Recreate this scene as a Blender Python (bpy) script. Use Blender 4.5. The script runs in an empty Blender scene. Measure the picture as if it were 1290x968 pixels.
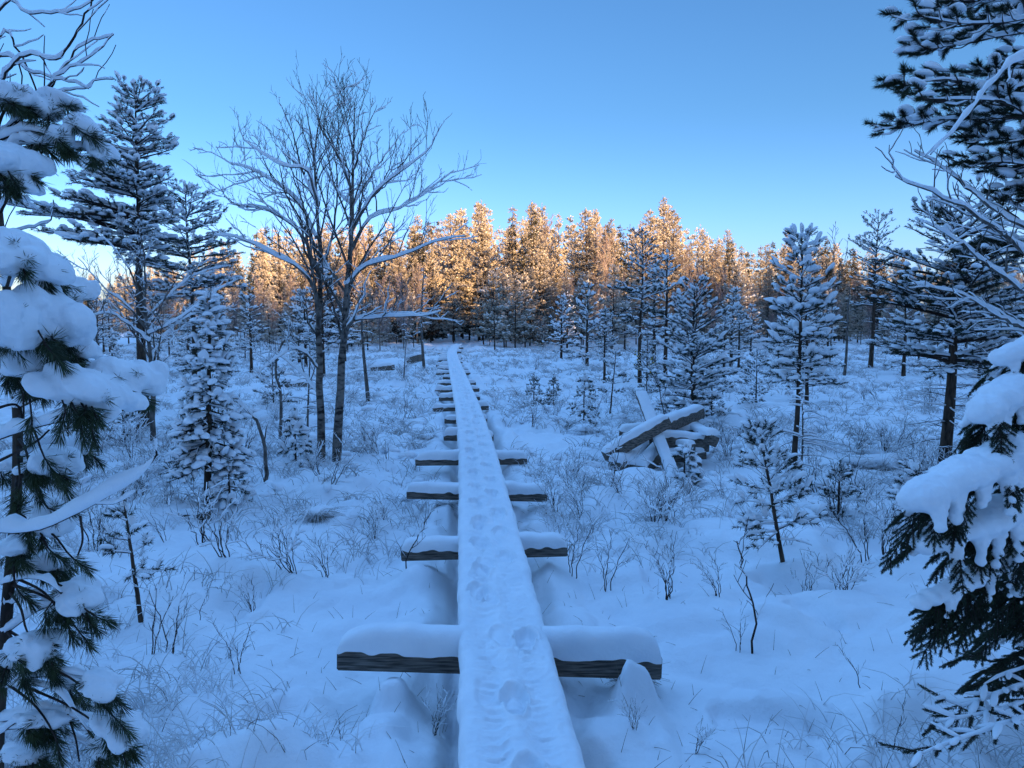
import bpy, bmesh, math, random
import numpy as np
from math import radians as R, sin, cos, pi

# ------------------------------------------------------------------ scene, camera
scene = bpy.context.scene
COL = scene.collection
rng = np.random.default_rng(7)
rnd = random.Random(7)

CAM_Z = 1.95
PITCH = R(5.0)
FPX = 960.0
cam_d = bpy.data.cameras.new('camera')
cam_d.sensor_width = 36.0
cam_d.lens = 36.0 * FPX / 1290.0
cam_d.clip_start = 0.05
cam_d.clip_end = 3000
cam = bpy.data.objects.new('camera', cam_d)
cam.location = (0, 0, CAM_Z)
cam.rotation_euler = (R(90) - PITCH, 0, 0)
COL.objects.link(cam)
scene.camera = cam


def ray(px, py):
    a = (px - 645.0) / FPX
    b = -(py - 484.0) / FPX
    return np.array([a, cos(PITCH) + b * sin(PITCH), -sin(PITCH) + b * cos(PITCH)])


def at(px, py, Y):
    """point seen towards (px, py) at distance Y in front"""
    d = ray(px, py)
    p = d * (Y / d[1])
    return np.array([p[0], p[1], p[2] + CAM_Z])


def on_ground(px, py, z=0.0):
    d = ray(px, py)
    p = d * ((z - CAM_Z) / d[2])
    return float(p[0]), float(p[1])


# ------------------------------------------------------------------ noise
def _hash(i, j, s):
    i = i.astype(np.uint64); j = j.astype(np.uint64)
    h = i * np.uint64(374761393) + j * np.uint64(668265263) + np.uint64(s * 1274126177 % (1 << 31))
    h = (h ^ (h >> np.uint64(13))) * np.uint64(1274126177)
    h = (h ^ (h >> np.uint64(16))) & np.uint64(0xFFFFFF)
    return h.astype(np.float64) / float(0xFFFFFF)


def vn(x, y, s=0):
    """value noise in -1..1"""
    x = np.asarray(x, float) + 5000.0; y = np.asarray(y, float) + 5000.0
    i = np.floor(x); j = np.floor(y)
    fx = x - i; fy = y - j
    fx = fx * fx * fx * (fx * (fx * 6 - 15) + 10); fy = fy * fy * fy * (fy * (fy * 6 - 15) + 10)
    i = i.astype(np.int64); j = j.astype(np.int64)
    a = _hash(i, j, s); b = _hash(i + 1, j, s); c = _hash(i, j + 1, s); d = _hash(i + 1, j + 1, s)
    return ((a + (b - a) * fx) * (1 - fy) + (c + (d - c) * fx) * fy) * 2 - 1


def rot(x, y, a):
    return x * cos(a) - y * sin(a), x * sin(a) + y * cos(a)


def sstep(a, b, x):
    t = np.clip((x - a) / (b - a), 0, 1)
    return t * t * (3 - 2 * t)


# ------------------------------------------------------------------ boardwalk line and ground
_BY = np.array([-6, -3, 0, 2.76, 8, 12.3, 17.5, 24.5, 31, 36, 40, 44, 50])
_BX = np.array([.64, .43, .22, .03, -.33, -.66, -1.14, -1.80, -2.42, -2.84, -3.10, -3.26, -3.35])


def board_x(y):
    y = np.asarray(y, float)
    s = 0
    for o in (-1.5, -.75, 0, .75, 1.5):
        s = s + np.interp(y + o, _BY, _BX)
    return s / 5


BEAMS = [3.85 + 1.83 * k for k in range(23)]


def ground_z(x, y):
    x = np.asarray(x, float); y = np.asarray(y, float)
    lat = x - board_x(y)
    al = np.abs(lat)
    z = 0.07 * vn(x / 3.1, y / 3.1, 1) + 0.10 * vn(x / 9, y / 9, 2)
    xa, ya = rot(x, y, .5)
    rough = sstep(-.25, .45, vn(x / 2.3, y / 2.3, 3) + .35 * sstep(5, 9, y) - .25 * sstep(5, 2.5, y))
    bil = 1 - np.abs(vn(xa / .62, ya / .62, 4))
    z = z + (0.05 + .045 * rough) * (1 - bil * bil) * 1.0 + .035 * vn(x / 1.1, y / 1.1, 14)
    bil2 = np.abs(vn(x / .27, y / .25, 5))
    z = z + (.012 + .055 * rough) * bil2
    z = z + .014 * np.abs(vn(xa / .15, ya / .13, 19)) + .005 * vn(x / .06, y / .055, 20)
    # tussock mounds with steep flanks, and pits where the snow sank round stems
    m = vn(xa / .95 + 7, ya / .8, 15) + .35 * vn(x / .33, y / .3, 16)
    z = z + .13 * sstep(.12, .75, m) * (1 - .5 * rough)
    p = vn(x / .36 + 3, ya / .36, 17)
    z = z - .075 * sstep(.50, .82, p)
    z = z + .030 * sstep(.35, .8, vn(xa / .21, ya / .19, 18))
    z = z + (.004 + .026 * rough) * np.abs(vn(xa / .11, ya / .11, 6))
    z = z + .006 * vn(x / .07, y / .07, 9) * rough
    # the strip along the boardwalk lies lower and smooth, with two snowed-over rails under the beams
    near = sstep(1.3, .75, al)
    z = z * (1 - .32 * near) - .045 * near
    far_fade = sstep(26, 12, y)
    for c, s in ((-.52, 21), (.50, 22)):
        w = .12 + .03 * vn(y / .5, c, s)
        amp = (.05 + .05 * vn(y / 1.1, c * 9, s + 1)) * far_fade
        z = z + np.clip(amp, 0, 1) * np.exp(-((lat - c + .07 * vn(y / .55, c * 5, s + 7)) / w) ** 4) * (1 + .35 * vn(x / .22, y / .2, s + 9))
    # dark hollow right under the planks
    z = z - .07 * sstep(.30, .20, al)
    z = z + .11 * sstep(.24, .42, lat) * sstep(1.6, .6, lat) * sstep(8.0, 11, y) * sstep(40, 30, y) * (1 + .6 * vn(x / .5, y / .6, 24))
    z = z + .06 * sstep(-.36, -.5, lat) * sstep(-1.6, -.6, lat) * sstep(8.0, 12, y) * (1 + .9 * vn(x / .5, y / .5, 25))
    z = z - .10 * np.exp(-((lat + .265) / .045) ** 2) * sstep(14, 8, y)
    hp = np.exp(-(((x - 2.05) / 1.25) ** 2 + ((y - 10.1) / 1.0) ** 2) ** 2)
    z = z * (1 - hp) - .03 * hp
    # snow bridges and hollows at the nearest beams
    for bx, by, sx, sy, a in ((-.31, 3.73, .13, .20, -.06),
                              (.38, 3.73, .14, .2, -.06), (-.72, 5.5, .15, .2, .13), (.2, 5.5, .12, .2, .09), (-.62, 7.3, .15, .2, .1),
                              (-.82, 3.73, .09, .14, -.05),
                              (-1.02, 2.95, .42, .26, .24), (-1.40, 3.12, .09, .08, -.13), (-1.55, 3.5, .5, .35, .10), (1.05, 2.7, .35, .4, .06),
                              (1.5, 4.3, .30, .22, .12), (-.95, 4.6, .35, .3, .08), (.9, 4.5, .22, .5, .06),
                              (-2.4, 5.2, .7, .5, .14), (2.6, 3.6, .9, .5, .10)):
        z = z + a * np.exp(-((x - bx) / sx) ** 2 - ((y - by) / sy) ** 2)
    for bx, by, sx, sy, a in ((-.60, 3.66, .085, .15, .16), (.62, 3.66, .095, .14, .19), (.63, 3.35, .12, .3, .06), (-.60, 3.3, .11, .35, .06)):
        z = z + a * (1 + .25 * vn(x / .09, y / .09, 26)) * np.exp(-((x - bx) / sx) ** 4 - ((y - by) / sy) ** 4)
    # the bog rises a little towards the forest
    z = z + .25 * sstep(40, 75, y)
    return z


def gz(x, y):
    return float(ground_z(np.array([x]), np.array([y]))[0])


# ------------------------------------------------------------------ geometry accumulators
class Geo:
    def __init__(self):
        self.v = []; self.f = []; self.n = 0

    def add(self, V, F, mat=0, smooth=True):
        V = np.asarray(V, np.float32).reshape(-1, 3); F = np.asarray(F, np.int64)
        if len(F) == 0:
            return
        self.v.append(V); self.f.append((F + self.n, mat, smooth)); self.n += len(V)

    def mesh(self, name, mats):
        me = bpy.data.meshes.new(name)
        V = np.concatenate(self.v)
        loops = np.concatenate([f.reshape(-1) for f, m, s in self.f]).astype(np.int32)
        tot = np.concatenate([np.full(len(f), f.shape[1], np.int32) for f, m, s in self.f])
        mi = np.concatenate([np.full(len(f), m, np.int32) for f, m, s in self.f])
        sm = np.concatenate([np.full(len(f), s, bool) for f, m, s in self.f])
        st = np.concatenate([[0], np.cumsum(tot)[:-1]]).astype(np.int32)
        me.vertices.add(len(V)); me.vertices.foreach_set('co', V.reshape(-1))
        me.loops.add(len(loops)); me.loops.foreach_set('vertex_index', loops)
        me.polygons.add(len(tot)); me.polygons.foreach_set('loop_start', st)
        me.polygons.foreach_set('material_index', mi)
        me.polygons.foreach_set('use_smooth', sm)
        me.update(calc_edges=True)
        me.validate()
        for m in mats:
            me.materials.append(m)
        return me


def nrm(a):
    return a / np.maximum(np.linalg.norm(a, axis=-1, keepdims=True), 1e-9)


def tubes(geo, P, Rr, sides=5, mat=0, squash=1.0, cap=True):
    """P (N,K,3) polylines, Rr (N,K) radii"""
    P = np.asarray(P, float); Rr = np.asarray(Rr, float)
    if P.ndim == 2:
        P = P[None]; Rr = Rr[None]
    N, K, _ = P.shape
    if N == 0:
        return
    T = np.empty_like(P)
    T[:, 1:-1] = P[:, 2:] - P[:, :-2]; T[:, 0] = P[:, 1] - P[:, 0]; T[:, -1] = P[:, -1] - P[:, -2]
    T = nrm(T)
    d = nrm(P[:, -1] - P[:, 0])
    ref = np.where(np.abs(d[:, 2:3]) > .8, np.array([[0.31, .95, 0]]), np.array([[0, 0, 1.0]]))[:, None, :]
    U = nrm(np.cross(T, np.broadcast_to(ref, T.shape))); W = np.cross(U, T)
    a = np.arange(sides) * 2 * pi / sides
    V = P[:, :, None] + Rr[:, :, None, None] * (np.cos(a)[None, None, :, None] * U[:, :, None] + squash * np.sin(a)[None, None, :, None] * W[:, :, None])
    idx = np.arange(N * K * sides).reshape(N, K, sides)
    j2 = (np.arange(sides) + 1) % sides
    q = np.stack([idx[:, :-1], idx[:, :-1][:, :, j2], idx[:, 1:][:, :, j2], idx[:, 1:]], -1).reshape(-1, 4)
    base = geo.n
    geo.add(V.reshape(-1, 3), q, mat)
    if cap and sides <= 12:
        e = idx[:, -1]
        geo.f.append((e.reshape(-1, sides) + base, mat, False))


def snow_strips(geo, P, Rr, thick, mat=0, sides=6, prob=1.0, rs=None):
    """ridges of snow lying on polylines where they run flat enough"""
    P = np.asarray(P, float); Rr = np.asarray(Rr, float)
    if P.ndim == 2:
        P = P[None]; Rr = Rr[None]
    if len(P) == 0:
        return
    rs = rs or rng
    N, K, _ = P.shape
    T = np.empty_like(P)
    T[:, 1:-1] = P[:, 2:] - P[:, :-2]; T[:, 0] = P[:, 1] - P[:, 0]; T[:, -1] = P[:, -1] - P[:, -2]
    T = nrm(T)
    hor = np.clip((0.93 - np.abs(T[..., 2])) * 2.6, 0, 1)
    hor = hor * rs.uniform(.55, 1.15, (N, K)) * (rs.random((N, 1)) < prob)
    hor[:, -1] *= .6
    rr = (Rr * .95 + thick * .55) * hor + Rr * .3
    Q = P.copy()
    Q[..., 2] += (Rr * .45 + thick * .55) * hor
    tubes(geo, Q, rr, sides, mat, squash=.95)


_ICO = {}


def ico(sub):
    if sub not in _ICO:
        bm = bmesh.new()
        bmesh.ops.create_icosphere(bm, subdivisions=sub, radius=1.0)
        bm.verts.ensure_lookup_table()
        _ICO[sub] = (np.array([v.co[:] for v in bm.verts]), np.array([[v.index for v in f.verts] for f in bm.faces]))
        bm.free()
    return _ICO[sub]


def lumps(geo, C, D, A, B, H, sub=1, mat=0, flat=.5, noise=.16, rs=None, tilt=.6):
    """soft snow lumps: centres, axis directions, half length / width / height"""
    C = np.asarray(C, float).reshape(-1, 3); N = len(C)
    if N == 0:
        return
    rs = rs or rng
    D = nrm(np.asarray(D, float).reshape(-1, 3) * np.array([1, 1, tilt]))
    A = np.broadcast_to(np.asarray(A, float), (N,)); B = np.broadcast_to(np.asarray(B, float), (N,)); H = np.broadcast_to(np.asarray(H, float), (N,))
    V, F = ico(sub)
    up = np.broadcast_to(np.array([0, 0, 1.0]), D.shape)
    S = np.cross(up, D); bad = np.linalg.norm(S, axis=1) < 1e-3
    S[bad] = (1, 0, 0); S = nrm(S)
    Z = np.cross(D, S)
    vz = np.where(V[:, 2] < 0, V[:, 2] * flat, V[:, 2])
    k = rs.normal(0, 1.5, (N, 3, 3)); ph = rs.uniform(0, 6.28, (N, 3))
    g = 1 + noise * np.sin(np.einsum('nij,vj->nvi', k, V) + ph[:, None]).sum(-1) * .6
    P = C[:, None] + (V[None, :, 0] * g * A[:, None])[..., None] * D[:, None] + (V[None, :, 1] * g * B[:, None])[..., None] * S[:, None] + (vz[None] * g * H[:, None])[..., None] * Z[:, None]
    idx = (np.arange(N) * len(V))[:, None, None] + F[None]
    geo.add(P.reshape(-1, 3), idx.reshape(-1, 3), mat)


def needles(geo, C, D, n, L, w, mat=0, amin=30, amax=75, along=.8, droop=.15, rs=None, quad=False):
    """tufts of needles: each tuft has n thin blades round its axis; C start, D axis vectors WITH length of the tuft"""
    C = np.asarray(C, float).reshape(-1, 3); D = np.asarray(D, float).reshape(-1, 3); N = len(C)
    if N == 0:
        return
    rs = rs or rng
    L = np.broadcast_to(np.asarray(L, float), (N,))
    ln = np.linalg.norm(D, axis=1, keepdims=True); d = D / np.maximum(ln, 1e-9)
    t = rs.normal(0, 1, (N, 3)); u = nrm(np.cross(d, t)); v = np.cross(d, u)
    a = rs.uniform(0, along, (N, n)); phi = rs.uniform(0, 2 * pi, (N, n)); th = np.radians(rs.uniform(amin, amax, (N, n))) * (1.15 - .6 * a)
    P0 = C[:, None] + D[:, None] * a[..., None]
    dr = d[:, None] * np.cos(th)[..., None] + (u[:, None] * np.cos(phi)[..., None] + v[:, None] * np.sin(phi)[..., None]) * np.sin(th)[..., None]
    dr[..., 2] -= droop; dr = nrm(dr)
    l = L[:, None] * rs.uniform(.7, 1.1, (N, n))
    P1 = P0 + dr * l[..., None]
    sd = nrm(np.cross(dr, rs.normal(0, 1, (N, n, 3)))) * (w * .5)
    if quad:
        m = P0 + (P1 - P0) * .55
        V = np.stack([P0 - sd * .5, m - sd, P1, m + sd], 2).reshape(-1, 3)
        geo.add(V, np.arange(N * n * 4).reshape(-1, 4), mat, False)
    else:
        V = np.stack([P0 - sd, P0 + sd, P1], 2).reshape(-1, 3)
        geo.add(V, np.arange(N * n * 3).reshape(-1, 3), mat, False)


def resample(pts, K):
    pts = np.asarray(pts, float)
    if len(pts) > 2:      # smooth a little (Catmull-Rom)
        out = []
        pp = np.vstack([2 * pts[0] - pts[1], pts, 2 * pts[-1] - pts[-2]])
        for i in range(1, len(pp) - 2):
            for t in np.linspace(0, 1, 8, endpoint=False):
                a, b, c, d = pp[i - 1], pp[i], pp[i + 1], pp[i + 2]
                out.append(.5 * ((2 * b) + (-a + c) * t + (2 * a - 5 * b + 4 * c - d) * t * t + (-a + 3 * b - 3 * c + d) * t ** 3))
        out.append(pts[-1]); pts = np.array(out)
    s = np.concatenate([[0], np.cumsum(np.linalg.norm(np.diff(pts, axis=0), axis=1))])
    q = np.linspace(0, s[-1], K)
    return np.stack([np.interp(q, s, pts[:, i]) for i in range(3)], 1)


# ------------------------------------------------------------------ materials
def new_mat(name):
    m = bpy.data.materials.new(name); m.use_nodes = True
    nt = m.node_tree
    return m, nt, nt.nodes['Principled BSDF']


def ramp_mat(name, c0, c1, scale, rough=.9, lo=.35, hi=.65, detail=4, bump=0.0, bscale=None, stretch=None, coord='Object', rand=0.0, bdist=.01):
    m, nt, b = new_mat(name)
    tc = nt.nodes.new('ShaderNodeTexCoord'); src = tc.outputs[coord]
    if stretch:
        mp = nt.nodes.new('ShaderNodeMapping'); mp.inputs['Scale'].default_value = stretch
        nt.links.new(src, mp.inputs['Vector']); src = mp.outputs[0]
    nz = nt.nodes.new('ShaderNodeTexNoise'); nz.inputs['Scale'].default_value = scale; nz.inputs['Detail'].default_value = detail
    nt.links.new(src, nz.inputs['Vector'])
    cr = nt.nodes.new('ShaderNodeValToRGB')
    cr.color_ramp.elements[0].position = lo; cr.color_ramp.elements[0].color = (*c0, 1)
    cr.color_ramp.elements[1].position = hi; cr.color_ramp.elements[1].color = (*c1, 1)
    nt.links.new(nz.outputs['Fac'], cr.inputs['Fac'])
    col = cr.outputs['Color']
    if rand:
        oi = nt.nodes.new('ShaderNodeObjectInfo')
        hs = nt.nodes.new('ShaderNodeHueSaturation')
        mr = nt.nodes.new('ShaderNodeMapRange'); mr.inputs['To Min'].default_value = 1 - rand; mr.inputs['To Max'].default_value = 1 + rand
        nt.links.new(oi.outputs['Random'], mr.inputs['Value']); nt.links.new(mr.outputs[0], hs.inputs['Value'])
        nt.links.new(col, hs.inputs['Color']); col = hs.outputs['Color']
    nt.links.new(col, b.inputs['Base Color'])
    b.inputs['Roughness'].default_value = rough
    b.inputs['Specular IOR Level'].default_value = .25
    if bump:
        n2 = nt.nodes.new('ShaderNodeTexNoise'); n2.inputs['Scale'].default_value = bscale or scale * 3; n2.inputs['Detail'].default_value = 8; n2.inputs['Roughness'].default_value = .66
        nt.links.new(src, n2.inputs['Vector'])
        bp = nt.nodes.new('ShaderNodeBump'); bp.inputs['Strength'].default_value = bump; bp.inputs['Distance'].default_value = bdist
        nt.links.new(n2.outputs['Fac'], bp.inputs['Height']); nt.links.new(bp.outputs[0], b.inputs['Normal'])
    return m


M = {}
M['snow'] = ramp_mat('snow', (.75, .78, .83), (.81, .84, .88), 6, rough=.7, bump=.55, bscale=22, bdist=.012)
M['snow_ground'] = ramp_mat('snow_ground', (.75, .78, .83), (.81, .84, .88), 1.4, rough=.7, bump=.6, bscale=13, bdist=.022)
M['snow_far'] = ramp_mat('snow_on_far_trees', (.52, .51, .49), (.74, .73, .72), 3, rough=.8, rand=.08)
M['bark'] = ramp_mat('pine_bark', (.020, .015, .012), (.085, .058, .042), 26, bump=.8, bscale=45, stretch=(1, 1, .25))
M['bark_grey'] = ramp_mat('grey_bark', (.05, .044, .04), (.17, .155, .145), 22, bump=.5, bscale=45, stretch=(1, 1, .4))
M['birch'] = ramp_mat('birch_bark', (.028, .022, .019), (.17, .15, .135), 9, lo=.36, hi=.56, bump=.5, bscale=40, stretch=(1, 1, 2.2))
M['twig'] = ramp_mat('twig_bark', (.016, .011, .010), (.05, .035, .03), 30)
M['twig_grey'] = ramp_mat('frosted_twig', (.09, .075, .075), (.42, .40, .42), 14)
M['needle'] = ramp_mat('pine_needles', (.007, .013, .007), (.026, .040, .020), 9, rough=.6)
M['needle_near'] = ramp_mat('pine_needles_near', (.014, .026, .012), (.055, .075, .03), 20, rough=.5)
M['needle_spruce'] = ramp_mat('spruce_needles', (.010, .019, .010), (.032, .050, .024), 12, rough=.6)
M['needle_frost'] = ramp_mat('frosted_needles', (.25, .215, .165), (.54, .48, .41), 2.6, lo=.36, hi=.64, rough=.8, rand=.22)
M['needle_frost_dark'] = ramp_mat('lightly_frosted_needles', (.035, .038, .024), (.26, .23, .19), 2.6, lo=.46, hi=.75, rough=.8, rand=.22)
M['far_twig'] = ramp_mat('far_frosted_twigs', (.20, .14, .13), (.46, .40, .39), 3, rough=.9, rand=.15)
M['wood'] = ramp_mat('weathered_wood', (.06, .05, .042), (.22, .19, .165), 5, bump=.6, bscale=40, stretch=(1.5, 18, 18))
M['grass'] = ramp_mat('dry_grass', (.06, .045, .032), (.20, .165, .12), 3)
M['grass_frost'] = ramp_mat('frosted_grass', (.42, .42, .43), (.78, .79, .82), 2)
M['leaf'] = ramp_mat('yellow_leaf', (.30, .20, .03), (.45, .33, .05), 20)
M['dark'] = ramp_mat('caster_needles', (.02, .03, .015), (.06, .08, .04), 2)


# ------------------------------------------------------------------ objects
def obj(name, geo, mats, parent=None):
    me = geo if isinstance(geo, bpy.types.Mesh) else geo.mesh(name, mats)
    o = bpy.data.objects.new(name, me); COL.objects.link(o)
    if parent:
        o.parent = parent
    return o


def thing(name, loc, label, cat, group=None, rz=0.0):
    o = bpy.data.objects.new(name, None); COL.objects.link(o)
    o.location = loc; o.rotation_euler.z = rz; o.empty_display_size = .1
    o['label'] = label; o['category'] = cat
    if group:
        o['group'] = group
    return o


def tag(o, label=None, cat=None, group=None, kind=None):
    for k, v in (('label', label), ('category', cat), ('group', group), ('kind', kind)):
        if v:
            o[k] = v
    return o


def dup(root, loc, rz, sc, label=None, group=None, lean=(0, 0)):
    c = root.copy(); COL.objects.link(c)
    c.location = loc; c.rotation_euler = (lean[0], lean[1], rz); c.scale = sc if hasattr(sc, '__len__') else (sc, sc, sc)
    if label:
        c['label'] = label
    if group:
        c['group'] = group
    for ch in list(root.children):
        d = ch.copy(); COL.objects.link(d); d.parent = c
        for g in ch.children:
            e = g.copy(); COL.objects.link(e); e.parent = d
    return c


def remeshed(geo, voxel, smooth=6, noise=.0, nscale=.03):
    """one soft skin over overlapping lumps"""
    me = geo.mesh('tmp', [])
    o = bpy.data.objects.new('tmp', me); COL.objects.link(o)
    m = o.modifiers.new('r', 'REMESH'); m.mode = 'VOXEL'; m.voxel_size = voxel
    s = o.modifiers.new('s', 'SMOOTH'); s.factor = .5; s.iterations = smooth
    dg = bpy.context.evaluated_depsgraph_get()
    out = bpy.data.meshes.new_from_object(o.evaluated_get(dg))
    bpy.data.objects.remove(o)
    n = len(out.vertices)
    co = np.empty(n * 3, np.float32); out.vertices.foreach_get('co', co); co = co.reshape(-1, 3)
    no = np.empty(n * 3, np.float32); out.vertices.foreach_get('normal', no); no = no.reshape(-1, 3)
    if noise:
        d = vn(co[:, 0] / nscale + co[:, 2] / nscale * .7, co[:, 1] / nscale - co[:, 2] / nscale * .6, 31) + .5 * vn(co[:, 0] / nscale * 2.3 + co[:, 2] / nscale, co[:, 1] / nscale * 2.1, 32)
        d2 = vn(co[:, 0] / .008 + co[:, 2] / .011, co[:, 1] / .008 - co[:, 2] / .010, 33) + vn(co[:, 0] / .016 - co[:, 2] / .02, co[:, 1] / .015 + co[:, 2] / .018, 34)
        co = co + no * (noise * d + .0011 * d2)[:, None]
        out.vertices.foreach_set('co', co.astype(np.float32).reshape(-1))
    out.polygons.foreach_set('use_smooth', np.ones(len(out.polygons), bool))
    out.update()
    return out


# ------------------------------------------------------------------ ground
def axis_lines(a0, fine, g, a1):
    out = [0.0]; d = 0.0
    while d < a1:
        d += max(fine, (d - a0) * g + fine if d > a0 else fine)
        out.append(d)
    return np.array(out)


xp = axis_lines(1.6, .021, .0145, 420)
xs = np.concatenate([-xp[:0:-1], xp])
yf = axis_lines(1.2, .019, .0072, 520) + 1.6
yb = -axis_lines(.5, .25, .06, 140)[:0:-1] + 1.6
ys = np.concatenate([yb, yf])
X, Y = np.meshgrid(xs, ys)
Z = ground_z(X, Y)
Z[np.abs(X) > 300] = 0
g = Geo()
nx, ny = len(xs), len(ys)
ii = np.arange(nx * ny).reshape(ny, nx)
g.add(np.stack([X, Y, Z], -1).reshape(-1, 3), np.stack([ii[:-1, :-1], ii[:-1, 1:], ii[1:, 1:], ii[1:, :-1]], -1).reshape(-1, 4))
ground = obj('ground', g, [M['snow_ground']])
tag(ground, 'snow covered bog with soft mounds and buried tussocks', 'ground', kind='structure')

# ------------------------------------------------------------------ boardwalk
PLANK_Z = .275
board = thing('boardwalk', (0, 0, 0), 'long narrow duckboard under trodden snow leading straight to the forest', 'boardwalk')
HALF = .225
yb0, yb1 = -2.5, 47.0
sec = []
y0 = yb0
while y0 < yb1:
    y1 = min(y0 + 3.49, yb1)
    for side in (-1, 1):
        gg = Geo()
        yy = np.linspace(y0 + .006, y1 - .006, 9)
        cx = board_x(yy) + side * .111
        w = .104; t = .05
        prof = [(-w, -.004), (-w + .006, 0), (w - .006, 0), (w, -.004), (w, -t), (-w, -t)]
        V = np.array([[(cx[i] + a, yy[i], PLANK_Z + b) for a, b in prof] for i in range(9)])
        k = len(prof); idx = np.arange(9 * k).reshape(9, k); j2 = (np.arange(k) + 1) % k
        gg.add(V.reshape(-1, 3), np.stack([idx[:-1], idx[1:], idx[1:][:, j2], idx[:-1][:, j2]], -1).reshape(-1, 4), 0, False)
        gg.f.append((idx[:1], 0, False)); gg.f.append((idx[-1:, ::-1], 0, False))
        obj('plank', gg, [M['wood']], board)
    y0 += 3.49
# snow on the planks, with footprints and scuffed ridges
ysn = [yb0]
while ysn[-1] < yb1:
    ysn.append(ysn[-1] + max(.0085, .0032 * max(ysn[-1], 0)))
ysn = np.array(ysn)
tt = np.concatenate([[-1.0, -.995, -.985, -.965], np.linspace(-.94, .94, 61), [.965, .985, .995, 1.0]])
TT, YY = np.meshgrid(tt, ysn)
hw = HALF + .010 + .005 * vn(YY / .35, TT * 0 + np.sign(TT) * 3, 41) + .006 * vn(YY / .08, np.sign(TT) * 5, 42)
XX = TT * hw
prof = (1 - np.abs(TT) ** 12) ** .5
th = .074 + .010 * vn(XX / .3, YY / .5, 43) + .006 * vn(XX / .12, YY / .16, 44)
track = np.exp(-((np.abs(XX - .012 * vn(YY / .6, YY * 0, 45)) - .085) / .06) ** 2)
xr, yr = XX + .02 * vn(XX / .05, YY / .3, 47), YY + .05 * vn(XX / .10, YY / .2, 48)
rip = np.abs(vn(xr / .11, yr / .024, 46))
th = th + track * (.020 * (rip - .5) - .014) * sstep(-.2, .5, vn(XX / .1, YY / .35, 49) + .5) + .0035 * vn(XX / .02, YY / .02, 50)
k = 0
yfp = 2.55
prints = [(3.10, .005, .0, 1.15), (3.72, .105, .1, 1.0), (4.38, -.12, 0, .9), (2.55, .02, 0, 1)]
yfp = 4.75
while yfp < 34:
    sd = 1 if k % 2 else -1
    prints.append((yfp, sd * .078 + rnd.uniform(-.02, .02), rnd.uniform(-.12, .12), rnd.uniform(.7, 1.0)))
    k += 1; yfp += rnd.uniform(.26, .40)
yfp = 3.2
while yfp < 30:      # a second, fainter walker
    prints.append((yfp, rnd.uniform(-.13, .13), rnd.uniform(-.3, .3), rnd.uniform(.25, .6)))
    yfp += rnd.uniform(.2, .6)
for (py_, px_, an, st) in prints:
    m_ = np.abs(YY[:, 0] - py_) < .35
    a = XX[m_] - px_; b = YY[m_] - py_
    a, b = rot(a, b, an)
    wdt = .052 + .008 * np.sign(b)
    e = (a / wdt) ** 2 + (b / .135) ** 2
    hole = sstep(1.25, .55, e)
    rim = np.exp(-((np.sqrt(e) - 1.15) / .16) ** 2)
    th[m_] += st * (-.040 * hole * (1 + .5 * sstep(0, -.12, b)) + .012 * rim + .010 * hole * np.abs(vn(a / .05, b / .02, 51)))
ZZ = PLANK_Z - .006 + prof * np.clip(th, .012, .2)
ZZ[:, 0] = PLANK_Z - .022; ZZ[:, -1] = PLANK_Z - .022
g = Geo()
n1, n2 = ZZ.shape
ii = np.arange(n1 * n2).reshape(n1, n2)
g.add(np.stack([XX + board_x(YY), YY, ZZ], -1).reshape(-1, 3), np.stack([ii[:-1, :-1], ii[:-1, 1:], ii[1:, 1:], ii[1:, :-1]], -1).reshape(-1, 4))
obj('snow_cover', g, [M['snow']], board)


def box(geo, c, ax, ay, az, hx, hy, hz, mat=0, bev=.006):
    """bevelled box from centre, unit axes and half sizes"""
    bm = bmesh.new(); bmesh.ops.create_cube(bm, size=2)
    for v in bm.verts:
        v.co.x *= hx; v.co.y *= hy; v.co.z *= hz
    bmesh.ops.bevel(bm, geom=bm.edges[:], offset=bev, segments=2, affect='EDGES')
    bm.verts.ensure_lookup_table(); bm.verts.index_update()
    V = np.array([v.co[:] for v in bm.verts])
    V = np.asarray(c) + V[:, :1] * ax + V[:, 1:2] * ay + V[:, 2:] * az
    b = geo.n
    geo.v.append(V.astype(np.float32)); geo.n += len(V)
    for f in bm.faces:
        geo.f.append((np.array([[v.index + b for v in f.verts]]), mat, False))
    bm.free()


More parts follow.
